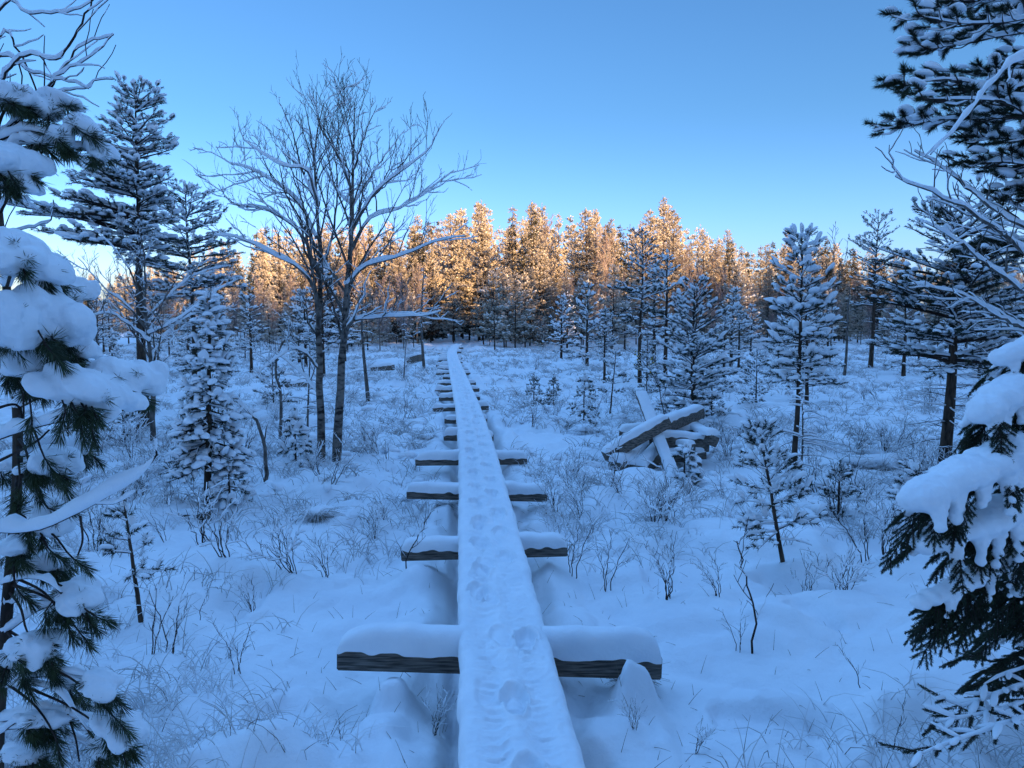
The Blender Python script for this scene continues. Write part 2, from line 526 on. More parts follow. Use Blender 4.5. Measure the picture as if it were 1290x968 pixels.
def snow_ridge(geo, A, B, hw, th, K=40, S=15, seed=0, over=.012, up=np.array([0, 0, 1.0]), rag=.012, open_end=0):
    """rounded band of snow lying along A->B (top of a beam), half width hw, thickness th"""
    A = np.asarray(A, float); B = np.asarray(B, float)
    d = nrm(B - A); s = nrm(np.cross(d, up)); u = np.cross(s, d)
    ln = np.linalg.norm(B - A)
    q = np.linspace(0, 1, K); a = np.linspace(-1, 1, S)
    Q, Aa = np.meshgrid(q, a, indexing='ij')
    dist = Q * ln
    tt_ = th * (1 + .30 * vn(dist / .30, Aa * 0 + seed, 61) + .08 * vn(dist / .09, Aa * .5 + seed, 62))
    endf = np.clip((Q if open_end == 2 else 1 - Q if open_end == 1 else np.minimum(Q, 1 - Q)) * ln / (th * rnd.uniform(.7, 1.5)), 0, 1); endf = np.sqrt(np.clip(1 - (1 - endf) ** 2, 0, 1))
    ang = Aa * pi * .5
    w = (hw + over) * (1 + .06 * vn(dist / .2, Aa * 0 + np.sign(Aa) + seed, 63)) * (.86 + .14 * endf)
    off = np.sign(ang) * np.abs(np.sin(ang)) ** .75 * w
    hgt = np.abs(np.cos(ang)) ** .6 * tt_ * endf - rag * (1 + vn(dist / .06, np.sign(Aa) * 3 + seed, 64)) * (np.abs(Aa) > .93)
    P = A + d * (dist * (1 + .0))[..., None] + s * off[..., None] + u * hgt[..., None]
    ii = np.arange(K * S).reshape(K, S)
    geo.add(P.reshape(-1, 3), np.stack([ii[:-1, :-1], ii[1:, :-1], ii[1:, 1:], ii[:-1, 1:]], -1).reshape(-1, 4))


_bl = {0: (-.86, .82), 1: (-.67, .59), 2: (-.75, .65), 3: (-.76, .62)}
for i, by in enumerate(BEAMS):
    cx = float(board_x(by))
    l, r = _bl.get(i, (-.66 + .24 * rnd.random(), rnd.choice((.27, .30, .36, .44))))
    tilt = rnd.uniform(-.04, .04)
    yaw = rnd.uniform(-.07, .07) + .01
    ax = np.array([cos(yaw), sin(yaw), tilt]); ax = ax / np.linalg.norm(ax)
    ay = np.array([-sin(yaw), cos(yaw), 0]); az = np.cross(ax, ay)
    zt = PLANK_Z - .053
    hz = .058 if i == 0 else .045
    c = np.array([cx + (l + r) / 2, by, zt - hz + tilt * (l + r) / 2])
    gg = Geo(); box(gg, c, ax, ay, az, (r - l) / 2, .06, hz)
    bm_ = obj('cross_beam', gg, [M['wood']], board)
    for (e0, e1, sd) in ((l + .004, -HALF + .03, 1), (HALF - .03, r - .004, 2)):
        if e1 - e0 < .09:
            continue
        gs = Geo()
        snow_ridge(gs, (cx + e0, by + yaw * e0, zt - .002 + tilt * e0), (cx + e1, by + yaw * e1, zt - .002 + tilt * e1), .062, .070 + .045 * rnd.random(), K=int(20 + 40 * (i < 4)), seed=i * 3 + sd, over=.016, open_end=2 if sd == 1 else 1)
        obj('beam_snow', gs, [M['snow']], bm_)

# ------------------------------------------------------------------ pile of discarded planks, and old wood lying in the bog
PILE = 'old planks thrown on the heap beside the boardwalk'


def snowy_plank(pA, pB, hw, hz, th, label, group=PILE, name='old_plank', roll=0.0, cat='plank'):
    pA = np.array(pA); pB = np.array(pB)
    base = (pA + pB) / 2
    t = thing(name, tuple(base), label, cat, group)
    d = nrm(pB - pA); up = np.array([0, 0, 1.0]); s = nrm(np.cross(d, up)); u = np.cross(s, d)
    s2 = s * cos(roll) + u * sin(roll); u2 = -s * sin(roll) + u * cos(roll)
    gg = Geo(); box(gg, (0, 0, 0), d, s2, u2, np.linalg.norm(pB - pA) / 2, hw, hz, bev=.008)
    obj('timber', gg, [M['wood']], t)
    gs = Geo()
    o = u * (hz * abs(cos(roll)) + hw * abs(sin(roll)) * .6 - .004)
    snow_ridge(gs, pA - base + o + d * .004, pB - base + o - d * .004, (hw * abs(cos(roll)) + hz * abs(sin(roll))) * .94, th, K=36, seed=rnd.randint(0, 99))
    obj('snow', gs, [M['snow']], t)
    return t


snowy_plank(at(762, 576, 9.75), at(842, 530, 9.95), .075, .075, .06, 'long dark plank sloping up across the front of the snowy heap')
snowy_plank(at(832, 540, 10.2), at(882, 519, 10.7), .085, .075, .07, 'short thick plank end jutting up at the back of the snowy heap')
snowy_plank(at(806, 494, 10.65), at(852, 612, 9.3), .07, .035, .05, 'snow whitened board leaning steeply through the middle of the heap')
snowy_plank(at(780, 548, 10.6), at(882, 546, 10.5), .09, .07, .09, 'thick log lying level at the back of the heap')
snowy_plank(at(828, 556, 10.2), at(893, 560, 10.1), .09, .09, .07, 'round snow capped log end at the far side of the heap')
snowy_plank(at(834, 578, 10.05), at(888, 572, 10.1), .07, .06, .06, 'dark plank lowest at the far side of the heap')
snowy_plank(at(792, 592, 9.7), at(812, 562, 10.3), .075, .08, .08, 'stubby beam with its snowy end towards the boardwalk under the sloping plank')
snowy_plank(at(806, 594, 9.65), at(838, 562, 10.3), .08, .08, .09, 'stubby beam with a square snowy end beside the leaning board')
snowy_plank(at(850, 534, 11.2), at(899, 556, 9.9), .07, .07, .07, 'timber with its sawn end facing the boardwalk at the far edge of the heap', roll=.4)
snowy_plank(at(838, 560, 11.0), at(878, 588, 9.6), .06, .05, .06, 'thin plank sliding down at the foot of the far side of the heap', roll=.3)
snowy_plank(at(812, 556, 10.8), at(872, 566, 9.9), .06, .06, .06, 'timber wedged under the crossing planks in the middle of the heap', roll=.2)
snowy_plank(at(776, 556, 10.7), at(830, 552, 10.6), .07, .05, .07, 'snow covered plank lying behind the long sloping plank')
snowy_plank(at(774, 588, 9.6), at(800, 574, 10.1), .09, .06, .10, 'short plank end buried in snow at the near foot of the heap')
for (a, b, Yy, hw, hz, lab) in (((468, 466), (496, 463), 26, .10, .09, 'dark snowy log lying on the bog near the slim bare pine trunk'),
                                ((514, 455), (530, 451), 31, .16, .14, 'upturned stump under a snow cap far out on the bog'),
                                ((362, 488), (384, 486), 20, .12, .1, 'dark plank end poking out of the snow behind the twin birches'),
                                ((205, 655), (262, 651), 7.4, .05, .05, 'thin dark fallen log at the foot of the small snowy spruce')):
    snowy_plank(at(a[0], a[1], Yy), at(b[0], b[1], Yy - .2), hw, hz, hw * 1.0, lab, None, 'fallen_log', .0, 'log')


# ------------------------------------------------------------------ conifers
def conifer(h, base=.3, spread=.9, whorls=12, per=5, kind='pine', tl=.10, nn=16, nl=.055, nw=.004, lsub=1, snow=1.0, seed=1, trunk_r=None,
            dead=1.0, twig_gap=.13, prof_pow=.8, irregular=.25, bend=.0, lump=1.0, needle='needle', snowm='snow', bark='bark', psnow=.85, side_bias=None, elk=1.0, lod=0, twig_snow=True):
    rs = np.random.default_rng(seed); rr = random.Random(seed)
    G = {'trunk': Geo(), 'crown': Geo(), 'snow': Geo()}
    tr = trunk_r or h * .014 + .012
    K = 10
    zs = np.linspace(0, 1, K)
    off = np.cumsum(rs.normal(0, .010 * h, (K, 2)), 0) * .35 + np.stack([bend * zs ** 2 * h, 0 * zs], 1)
    off -= off[0]
    tp = np.concatenate([off, (zs * h)[:, None]], 1)
    tp[0, 2] = -.15
    rad = tr * (1 - zs) ** .8 + .004
    rad[0] *= 1.25
    tubes(G['trunk'], tp, rad, 8 if lod == 0 else 6)

    def tpos(z):
        return np.array([np.interp(z, zs * h, tp[:, 0]), np.interp(z, zs * h, tp[:, 1]), z])

    brs, brr, tws, twr, tc, td = [], [], [], [], [], []
    zb = base * h
    for w in range(whorls):
        t = (w + rr.uniform(-.3, .3)) / whorls
        t = min(max(t, 0), .985)
        for b in range(per):
            z = zb + (h - zb) * min(max(t + rr.uniform(-.02, .02), 0), .985)
            az = rr.uniform(0, 2 * pi)
            L = spread * ((1 - t) ** prof_pow * .95 + .07) * (1 + rr.uniform(-irregular, irregular))
            if kind == 'pine' and t < .18:
                L *= rr.uniform(.5, 1.05)
            if side_bias is not None and t < .4:
                L *= 1 + .5 * cos(az - side_bias)
            if kind == 'pine':
                el = (.12 + .75 * t * elk) + rr.uniform(-.15, .15); cv = -.25 * (1 - t) + .12
            else:
                el = (-.42 + 1.05 * t * t + rr.uniform(-.1, .1)); cv = .16 * (1 - t)
            s = np.linspace(0, 1, 5)
            dh = np.array([cos(az), sin(az), 0])
            side = np.array([-sin(az), cos(az), 0])
            wob = rr.uniform(-.15, .15)
            p = tpos(z) + dh * (L * s)[:, None] + side * (L * wob * s * s)[:, None] + np.array([0, 0, 1.0]) * (L * (el * s + cv * s * s))[:, None]
            r0 = max(.0035, tr * .28 * (L / spread + .2))
            brs.append(p); brr.append(r0 * (1 - .75 * s))
            m = max(2, int(L / twig_gap))
            for q in range(m):
                f = .22 + .78 * (q + rr.random() * .7) / m
                f = min(f, .99)
                i = int(f * 4); fr = f * 4 - i
                p0 = p[i] * (1 - fr) + p[min(i + 1, 4)] * fr
                dd = nrm(p[min(i + 1, 4)] - p[max(i - 0, 0)] if i < 4 else p[4] - p[3])
                sg = 1 if (q % 2) else -1
                ang = rr.uniform(.5, 1.05) * sg
                tw = nrm(dd * cos(ang) + side * sin(ang) + np.array([0, 0, rr.uniform(-.05, .3) if kind == 'pine' else rr.uniform(-.35, .0)]))
                l = min(.42 * L * (1.1 - f) + tl * .5, tl * 3.2) * rr.uniform(.7, 1.2)
                p1 = p0 + tw * l
                tws.append(np.stack([p0, (p0 + p1) / 2 + np.array([0, 0, .04 * l]), p1])); twr.append([r0 * .35, r0 * .28, .002])
                nt_ = max(1, int(l / (tl * .95)))
                for c in range(nt_):
                    a = p1 - tw * (l * c / nt_) - tw * tl * .3
                    tc.append(a); td.append(tw * tl)
            tc.append(p[-1] - nrm(p[-1] - p[-2]) * tl * .3); td.append(nrm(p[-1] - p[-2] + np.array([0, 0, .1])) * tl)
    tc.append(tp[-1] - np.array([0, 0, tl * .5])); td.append(np.array([0, 0, tl * 1.3]))
    tc.append(tp[-1] - np.array([0, 0, tl * 1.4])); td.append(np.array([0, 0, tl * 1.3]))
    # dead lower branches
    if dead:
        for b in range(int(dead * (zb / .075) if lod == 0 else dead * zb / .3)):
            z = rr.uniform(.12 * h, zb + .25 * (h - zb)); az = rr.uniform(0, 2 * pi); L = spread * rr.uniform(.25, .85)
            s = np.linspace(0, 1, 5); dh = np.array([cos(az), sin(az), 0]); sd_ = np.array([-sin(az), cos(az), 0])
            p = tpos(z) + dh * (L * s)[:, None] + sd_ * (L * rr.uniform(-.3, .3) * s * s)[:, None] + np.array([0, 0, 1.0]) * (L * (rr.uniform(-.15, .2) * s + rr.uniform(-.35, .1) * s * s))[:, None]
            brs.append(p); brr.append((.006 if lod == 0 else .012) * (1 - .7 * s))
            for q in range(rr.randint(2, 5)):
                f = rr.uniform(.25, .9); i = int(f * 4); p0 = p[i]; l = L * rr.uniform(.15, .4)
                tw = nrm(dh * rr.uniform(.2, .9) + sd_ * rr.choice((-1, 1)) * rr.uniform(.3, .9) + np.array([0, 0, rr.uniform(-.4, .15)]))
                tws.append(np.stack([p0, p0 + tw * l * .5, p0 + tw * l + np.array([0, 0, -.08 * l])])); twr.append([.003, .0025, .0015] if lod == 0 else [.007, .006, .005])
    brs = np.array(brs); brr = np.array(brr); tws = np.array(tws); twr = np.array(twr); tc = np.array(tc); td = np.array(td)
    tubes(G['crown'], brs, brr, 5 if lod == 0 else 3, 1)
    tubes(G['crown'], tws, twr, 3, 1)
    top_f = 1 - (.62 if lod else .25) * np.clip(tc[:, 2] / h, 0, 1) ** 5
    needles(G['crown'], tc, td, nn, nl * top_f, nw, 0, droop=.1 if kind == 'pine' else .3, rs=rs, quad=lod > 0)
    if snow:
        if twig_snow:
            snow_strips(G['snow'], brs, brr, .008 * snow if lod == 0 else .04 * snow, prob=.6, rs=rs, sides=5 if lod == 0 else 4)
            if lod == 0:
                snow_strips(G['snow'], tws, twr, .005 * snow, prob=.5, rs=rs, sides=4)
        keep = rs.random(len(tc)) < psnow
        C = tc[keep] + td[keep] * .55; D = td[keep]
        sz = tl * lump * (.94 if lod == 0 else 1.0) * rs.uniform(.45, 1.2, len(C)) * top_f[keep]
        C = C + np.array([0, 0, 1.0]) * (sz * .28)[:, None]
        lumps(G['snow'], C, D, sz * .66, sz * .40, sz * .30 * (.7 + .3 * snow), lsub, rs=rs, noise=.26, tilt=.85, flat=.35)
    mats = {'trunk': [M[bark]], 'crown': [M[needle], M[bark if lod else 'twig']], 'snow': [M[snowm]]}
    return {k: v.mesh('tree_' + k, mats[k]) for k, v in G.items() if v.n}


def place_tree(meshes, name, x, y, label, cat='tree', group=None, rz=0, sc=1.0, lean=(0, 0), sink=.0):
    t = thing(name, (x, y, gz(x, y) - sink), label, cat, group, rz)
    t.rotation_euler = (lean[0], lean[1], rz)
    t.scale = (sc, sc, sc) if not hasattr(sc, '__len__') else sc
    for k, me in meshes.items():
        obj(k, me, None, t)
    return t


def base_of(px, py):
    x, y = on_ground(px, py)
    return x, y


def hgt(px_top, Y):
    return (400 - px_top) / FPX * Y * 1.0 + CAM_Z


# two pines on the left
x, y = on_ground(181, 543)
place_tree(conifer(hgt(122, y), base=.50, spread=1.0, whorls=19, per=7, tl=.125, nn=34, nl=.065, nw=.0075, seed=11, trunk_r=.085, dead=.45, irregular=.40, side_bias=pi, elk=.35, twig_gap=.095, prof_pow=.6, lump=1.15, psnow=.6, lsub=2), 'pine_tree', x, y,
           'tall dark snow dusted pine beside the sky gap, taller of two neighbours', rz=.2)
x, y = on_ground(246, 520)
place_tree(conifer(hgt(237, y), base=.52, spread=.95, whorls=12, per=7, tl=.125, nn=34, nl=.065, nw=.0075, seed=12, trunk_r=.06, dead=.5, irregular=.4, elk=.5, twig_gap=.10, prof_pow=.5, lump=1.1, psnow=.6), 'pine_tree', x, y,
           'shorter pine with a bushy snowy top directly behind the tall dark pine', rz=1.2)
# small snowy spruce
x, y = on_ground(262, 640)
place_tree(conifer(hgt(376, y), base=.20, spread=.33, whorls=22, per=7, kind='spruce', tl=.075, nn=40, nl=.026, nw=.0042, seed=13, trunk_r=.036, dead=.8, twig_gap=.05, prof_pow=.75, lump=1.5, psnow=.6, needle='needle_spruce', lsub=2, bend=.03), 'spruce_tree', x, y,
           'small narrow spruce loaded with snow in front of the twin birches')
# right hand pines
x, y = on_ground(806, 490)
place_tree(conifer(hgt(300, y), base=.42, spread=.95, whorls=10, per=6, tl=.13, nn=30, nl=.065, nw=.010, seed=14, trunk_r=.05, dead=.8, irregular=.4, twig_gap=.11, lump=.85, psnow=.5), 'pine_tree', x, y,
           'slender open pine standing behind the plank heap with a dark crown')
x, y = on_ground(872, 538)
place_tree(conifer(hgt(360, y), base=.08, spread=.72, whorls=14, per=7, tl=.11, nn=34, nl=.055, nw=.008, seed=15, trunk_r=.045, dead=.5, irregular=.25, twig_gap=.11, prof_pow=.62, lump=1.1, psnow=.7, lsub=2), 'pine_tree', x, y,
           'dense bushy young pine loaded with snow down to the ground behind the heap')
x, y = on_ground(1000, 600)
place_tree(conifer(hgt(298, y), base=.40, spread=.43, whorls=13, per=6, elk=.7, tl=.10, nn=40, nl=.048, nw=.006, seed=16, trunk_r=.034, dead=1.1, irregular=.3, twig_gap=.10, prof_pow=.55, lump=1.35, psnow=.7, lsub=2), 'pine_tree', x, y,
           'slim pine with heavy snow tufts and bare lower branches on the open bog', rz=.4)
x, y = on_ground(1016, 512)
place_tree(conifer(hgt(350, y), base=.15, spread=.8, whorls=11, per=6, tl=.12, nn=28, nl=.06, nw=.010, seed=17, trunk_r=.04, dead=.9, twig_gap=.13, lump=1.1), 'pine_tree', x, y,
           'bushy snowy pine directly behind the slim pine on the open bog')
x, y = on_ground(1096, 472)
place_tree(conifer(hgt(279, y), base=.42, spread=1.0, whorls=11, per=6, tl=.15, nn=22, nl=.08, nw=.014, seed=18, trunk_r=.075, dead=.9, irregular=.35, twig_gap=.2, prof_pow=.5, lump=.8, psnow=.6), 'pine_tree', x, y,
           'tall bare trunked pine between the slim pine and the dark pine')
x, y = on_ground(1189, 597)
place_tree(conifer(hgt(262, y), base=.42, spread=1.0, whorls=14, per=7, elk=.5, tl=.11, nn=42, nl=.052, nw=.0065, seed=19, trunk_r=.075, dead=2.0, irregular=.35, twig_gap=.09, prof_pow=.45, lump=1.0, psnow=.42, lsub=2), 'pine_tree', x, y,
           'dark thick trunked pine with many bare snowy lower branches near the big spruce')
# a dead snag and slim bare trunks
def bare_pole(px, py, pt, r, seed, label, dead=.6, lean=(0, 0)):
    x, y = on_ground(px, py)
    h = hgt(pt, y)
    rs = random.Random(seed); G = {'trunk': Geo(), 'crown': Geo(), 'snow': Geo()}
    zs = np.linspace(0, 1, 8); tp = np.stack([.02 * h * np.sin(zs * 4 + seed), .015 * h * np.cos(zs * 3), zs * h - .1], 1)
    tubes(G['trunk'], tp, r * (1 - .75 * zs), 7)
    B, BR = [], []
    for i in range(int(dead * 40)):
        z = rs.uniform(.2, .97); az = rs.uniform(0, 6.28); L = rs.uniform(.1, .55) * (1.2 - z); s = np.linspace(0, 1, 4)
        B.append(np.array([np.interp(z, zs, tp[:, 0]), np.interp(z, zs, tp[:, 1]), z * h]) + np.stack([cos(az) * L * s, sin(az) * L * s, L * (rs.uniform(-.1, .5) * s - .25 * s * s)], 1)); BR.append(.006 * (1 - .7 * s))
    tubes(G['crown'], np.array(B), np.array(BR), 4)
    snow_strips(G['snow'], np.array(B), np.array(BR), .014, sides=4)
    ms = {'trunk': G['trunk'].mesh('snag_trunk', [M['bark_grey']]), 'branches': G['crown'].mesh('snag_branches', [M['twig']]), 'snow': G['snow'].mesh('snag_snow', [M['snow']])}
    return place_tree(ms, 'dead_tree', x, y, label, lean=lean)


bare_pole(1062, 480, 362, .05, 1, 'pale dead snag leaning beside the tall bare trunked pine', .25, (0, .05))
bare_pole(461, 512, 352, .05, 2, 'slim straight bare trunk between the twin birches and the boardwalk', .7)
bare_pole(534, 470, 338, .06, 3, 'thin pole pine by the boardwalk, farther off than the slim bare trunk', 1.0)
bare_pole(391, 575, 400, .02, 4, 'spindly dead pole close against the twin birches', .9)
bare_pole(510, 485, 410, .02, 5, 'very thin short dead pole beside the boardwalk beams', .6)
bare_pole(1006, 628, 480, .016, 6, 'spindly dead pole in front of the slim snow tufted pine', .9)

# ------------------------------------------------------------------ birches
def leafless(stems, seed, depth=3, snow=.016, twig_len=.30, nsub=(7, 6, 4), r_tip=.0018, upward=.55, origin=(0, 0, 0), spread=1.0, bark='birch', twig='twig', start=.3, trunk_n=1, sides=6, jit=.006, KM=14):
    """stems: list of (polyline, r0, r1). the first trunk_n are trunks, the rest limbs. side branches grow by themselves"""
    rr = random.Random(seed); rs = np.random.default_rng(seed)
    G = {'trunk': Geo(), 'crown': Geo(), 'snow': Geo()}
    o = np.array(origin)
    lev = []
    for i, (pl, r0, r1) in enumerate(stems):
        P = resample(np.array(pl) - o, KM)
        P[1:-1] += rs.normal(0, jit, (KM - 2, 3))
        Rr = np.linspace(r0, r1, KM)
        if i < trunk_n:
            tubes(G['trunk'], P, Rr, 9)
        else:
            tubes(G['crown'], P, Rr, sides, 1)
        snow_strips(G['snow'], P, Rr, snow * 1.5, sides=7, rs=rs)
        lev.append((P, Rr, np.linalg.norm(np.diff(P, axis=0), axis=1).sum(), i < trunk_n))
    for d in range(depth):
        nxt = []; PP, RR = [], []
        K = 6 if d < depth - 1 else 5
        for P, Rr, L, is_t in lev:
            n = nsub[min(d, len(nsub) - 1)]
            n = max(2, int(n * (L / .9 if d == 0 else L / (.5 * .6 ** (d - 1))) ** .8 * rr.uniform(.8, 1.2))) if d else max(4, int(n * L))
            n = min(n, 16)
            k = len(P)
            for q in range(n):
                f = start + (1 - start) * (q + rr.random()) / n if is_t else .15 + .83 * (q + rr.random()) / n
                a = f * (k - 1); i = min(int(a), k - 2); fr = a - i
                p0 = P[i] * (1 - fr) + P[i + 1] * fr; r = Rr[i] * (1 - fr) + Rr[i + 1] * fr
                t = nrm(P[i + 1] - P[i])
                v = rs.normal(0, 1, 3); v = nrm(v - t * v.dot(t))
                dr = nrm(t * rr.uniform(.5, 1.0) + v * rr.uniform(.45, 1.0) * spread + np.array([0, 0, upward * rr.uniform(.3, 1.0)]))
                l = (L * .42 * (1.1 - .65 * f) + .05) * rr.uniform(.6, 1.2)
                if d >= depth - 2:
                    l = min(l, twig_len * rr.uniform(.5, 1.3))
                r0 = max(min(r * .6, .02), r_tip * 1.3)
                s = np.linspace(0, 1, K)
                bend = rs.normal(0, .14, 3) + np.array([0, 0, .12 * upward])
                p = p0 + dr * (l * s)[:, None] + bend * (l * s * s)[:, None]
                p[1:-1] += rs.normal(0, .018 * l, (K - 2, 3))
                ra = r0 + (r_tip - r0) * s
                PP.append(p); RR.append(ra); nxt.append((p, ra, l, False))
        PP = np.array(PP); RR = np.array(RR)
        tubes(G['crown'], PP, RR, 5 if d == 0 else 4 if d == 1 else 3, 1 if d == 0 else 0, cap=False)
        if snow:
            snow_strips(G['snow'], PP, RR, snow * (.8 if d == 0 else .55 if d == 1 else .3), sides=5 if d == 0 else 4, prob=.9 if d < 2 else .6, rs=rs)
        lev = nxt
    mats = {'trunk': [M[bark]], 'crown': [M[twig], M[bark if bark != 'birch' else 'bark_grey']], 'snow': [M['snow']]}
    return {k: v.mesh('birch_' + k, mats[k]) for k, v in G.items() if v.n}


def pix(pts, Y0):
    """pixel polyline with depth offsets -> points"""
    return [at(p[0], p[1], Y0 + (p[2] if len(p) > 2 else 0)) for p in pts]


def birch_px(name, stems, Y0, seed, label, trunk_n=1, cat='birch', **kw):
    st = [(pix(p, Y0), r0, r1) for p, r0, r1 in stems]
    b = np.array(st[0][0][0]); b[2] = gz(b[0], b[1])
    st[0] = ([np.array([b[0], b[1], b[2] - .12])] + st[0][0][1:], st[0][1], st[0][2])
    ms = leafless(st, seed, origin=b, trunk_n=trunk_n, **kw)
    t = thing(name, tuple(b), label, cat)
    for k, me in ms.items():
        obj(k, me, None, t)
    return t


YB = 10.0
birch_px('birch_tree', [
    ([(405, 585), (403, 500), (402, 400), (404, 330, .1), (398, 250, .2), (396, 184, .1), (408, 130, .2)], .058, .005),
    ([(402, 385), (385, 345, -.2), (340, 318, -.5), (300, 300, -.7), (270, 297, -.9)], .028, .005),
    ([(403, 345), (375, 290, -.2), (330, 262, -.4), (295, 258, -.5), (275, 232, -.6)], .026, .004),
    ([(399, 300), (372, 250, .4), (320, 215, .7), (285, 204, 1.0), (272, 184, 1.0)], .024, .004),
    ([(400, 260), (388, 215, -.5), (358, 209, -.7), (315, 184, -.8), (302, 164, -.9)], .022, .004),
    ([(398, 250), (380, 214, .3), (368, 164, .4), (352, 129, .5)], .02, .003),
    ([(397, 214), (390, 164, -.4), (382, 126, -.5)], .016, .003),
    ([(404, 340), (420, 290, .5), (425, 230, .8), (418, 174, 1.0), (420, 139, 1.0)], .022, .003),
    ([(403, 465), (375, 440, -.3), (350, 450, -.7), (325, 470, -1.0)], .02, .004),
    ([(404, 500), (380, 470, .3), (345, 445, .4), (318, 448, .5)], .018, .004)],
    YB, 21, 'wide spreading bare birch, the one of the twin birches farther from the boardwalk', nsub=(4.6, 5, 3.2), depth=3, upward=.75, twig_len=.26)
birch_px('birch_tree', [
    ([(424, 580), (428, 500), (433, 420), (438, 360, 0), (444, 290, -.1), (444, 210, 0), (447, 129, .1)], .066, .005),
    ([(432, 432), (445, 405, -.2), (480, 400, -.5), (520, 398, -.8), (555, 392, -1.0)], .030, .006),
    ([(436, 360), (460, 335, -.2), (505, 322, -.4), (545, 305, -.6), (585, 298, -.8)], .028, .004),
    ([(440, 320), (465, 275, .3), (505, 262, .6), (545, 235, .8), (572, 215, .8)], .026, .004),
    ([(444, 290), (470, 245, -.3), (505, 215, -.6), (540, 189, -.7), (550, 169, -.8)], .024, .004),
    ([(444, 260), (468, 220, .4), (490, 189, .6), (510, 164, .7)], .02, .003),
    ([(444, 240), (425, 194, -.4), (402, 159, -.5), (398, 116, -.6)], .022, .003),
    ([(445, 214), (462, 164, -.3), (475, 132, -.3)], .016, .003),
    ([(443, 260), (420, 235, .5), (405, 204, .7), (400, 164, .8)], .016, .003),
    ([(445, 184), (432, 149, .3), (424, 114, .3)], .012, .003)],
    YB - .05, 22, 'bare birch with a long snowy limb reaching over the boardwalk side', nsub=(4.6, 5, 3.2), depth=3, upward=.75, twig_len=.26)
# fan shaped bare tree by the tall pine
birch_px('willow_tree', [
    ([(192, 545), (192, 480), (186, 415), (183, 380), (184, 350), (178, 300)], .045, .006),
    ([(186, 415), (160, 385, -.2), (130, 360, -.4), (98, 325, -.5)], .022, .004),
    ([(185, 395), (165, 345, .2), (145, 315, .3), (118, 288, .4)], .02, .004),
    ([(186, 400), (215, 370, .2), (250, 345, .3), (290, 335, .4)], .02, .004),
    ([(188, 430), (150, 400, -.5), (125, 395, -.8), (100, 408, -1.0)], .022, .004),
    ([(188, 420), (230, 400, -.5), (265, 372, -.7), (300, 352, -.8)], .02, .004),
    ([(190, 450), (210, 420, .4), (235, 400, .7), (262, 395, 1.0)], .016, .004)],
    11.3, 23, 'low fan shaped bare tree with snow lined limbs below the tall dark pine', nsub=(4, 6, 4), depth=3, upward=.5, twig_len=.26, cat='bare tree', bark='bark_grey')
birch_px('willow_tree', [
    ([(118, 470), (122, 430), (112, 385), (105, 340)], .04, .006),
    ([(118, 420), (98, 385, -.2), (92, 350, -.2)], .02, .005),
    ([(116, 410), (135, 375, .2), (140, 345, .3)], .02, .005)],
    20, 24, 'thin bare bush tree standing against the yellow sky at the sunset side', nsub=(4, 5, 4), depth=2, upward=.7, twig_len=.5, cat='bare tree', bark='bark_grey', r_tip=.004)
birch_px('birch_tree', [([(1045, 470), (1048, 400), (1050, 330), (1052, 300)], .03, .008), ([(1048, 380), (1036, 340, .3), (1034, 310, .4)], .016, .006), ([(1050, 370), (1064, 330, -.3), (1068, 305, -.3)], .016, .006)],
         30, 25, 'thin leafless birch rising between the slim pine and the dead snag', nsub=(3, 4, 3), depth=2, upward=.8, twig_len=.6, r_tip=.006)
# bent dead stem arching down beside the small spruce
birch_px('dead_tree', [([(336, 584), (330, 545), (312, 518), (292, 500), (278, 498)], .026, .012)], 8.8, 26, 'bare crooked stem arching towards the small snowy spruce', nsub=(3, 3), depth=1, twig_len=.2, cat='dead tree', bark='bark_grey', snow=.03)
birch_px('dead_tree', [([(352, 560), (355, 500), (347, 470), (352, 440), (362, 425)], .03, .012)], 12, 27, 'gnarled short dead stem behind the twin birches', nsub=(3, 4, 3), depth=2, twig_len=.2, cat='dead tree', bark='bark_grey', snow=.02)

# ------------------------------------------------------------------ saplings and small conifers in the middle distance
sap = []
def sapling(px, py, pt, label, seed, kind='pine', spread=.35, base=.15, sc=1, lean=(0, 0), group=None, lump=1.2, needle='needle', tl=.08, name=None, per=5, whorls=7, **kw):
    x, y = on_ground(px, py)
    h = hgt(pt, y) if pt < 1000 else pt - 1000
    ms = conifer(h, base=base, spread=spread * h, whorls=whorls, per=per, kind=kind, tl=tl, nn=36 if y < 9 else 26, nl=tl * .5, nw=.0045 if y < 9 else .009, seed=seed, trunk_r=.006 + .006 * h, dead=.5, twig_gap=tl * .95, lump=lump * .85, psnow=.65, needle=needle, lsub=2 if y < 9 else 1, **kw)
    return place_tree(ms, name or (kind + '_sapling'), x, y, label, 'sapling', group, lean=lean)


sapling(985, 735, 560, 'leaning young pine with drooping snowy tufts in front of the slim pine', 31, spread=.30, base=.22, lean=(0, -.22), lump=1.25, bend=.0, per=6, whorls=8)
sapling(1055, 672, 604, 'tiny green pine with a bare upright leader on the open bog', 32, spread=.35, base=.1, per=6, whorls=5, lump=.9)
sapling(1150, 700, 618, 'small sparse pine beside the dark thick trunked pine', 33, spread=.34, base=.2, per=4, whorls=4)
sapling(672, 517, 474, 'wider of two small dark spruces standing together beside the boardwalk', 34, 'spruce', .32, .05, needle='needle_spruce', lump=1.0)
sapling(735, 545, 484, 'little spruce drooping over a snowy tussock before the plank heap', 35, 'spruce', .36, .02, needle='needle_spruce', lump=1.3)
sapling(697, 514, 478, 'slimmer of two small dark spruces standing together beside the boardwalk', 36, 'spruce', .26, .05, needle='needle_spruce', lump=1.0)
sapling(768, 532, 446, 'thin young pine bowed by snow to one side of the plank heap', 37, spread=.22, base=.4, lean=(0, .1), lump=1.5, per=4, whorls=5)
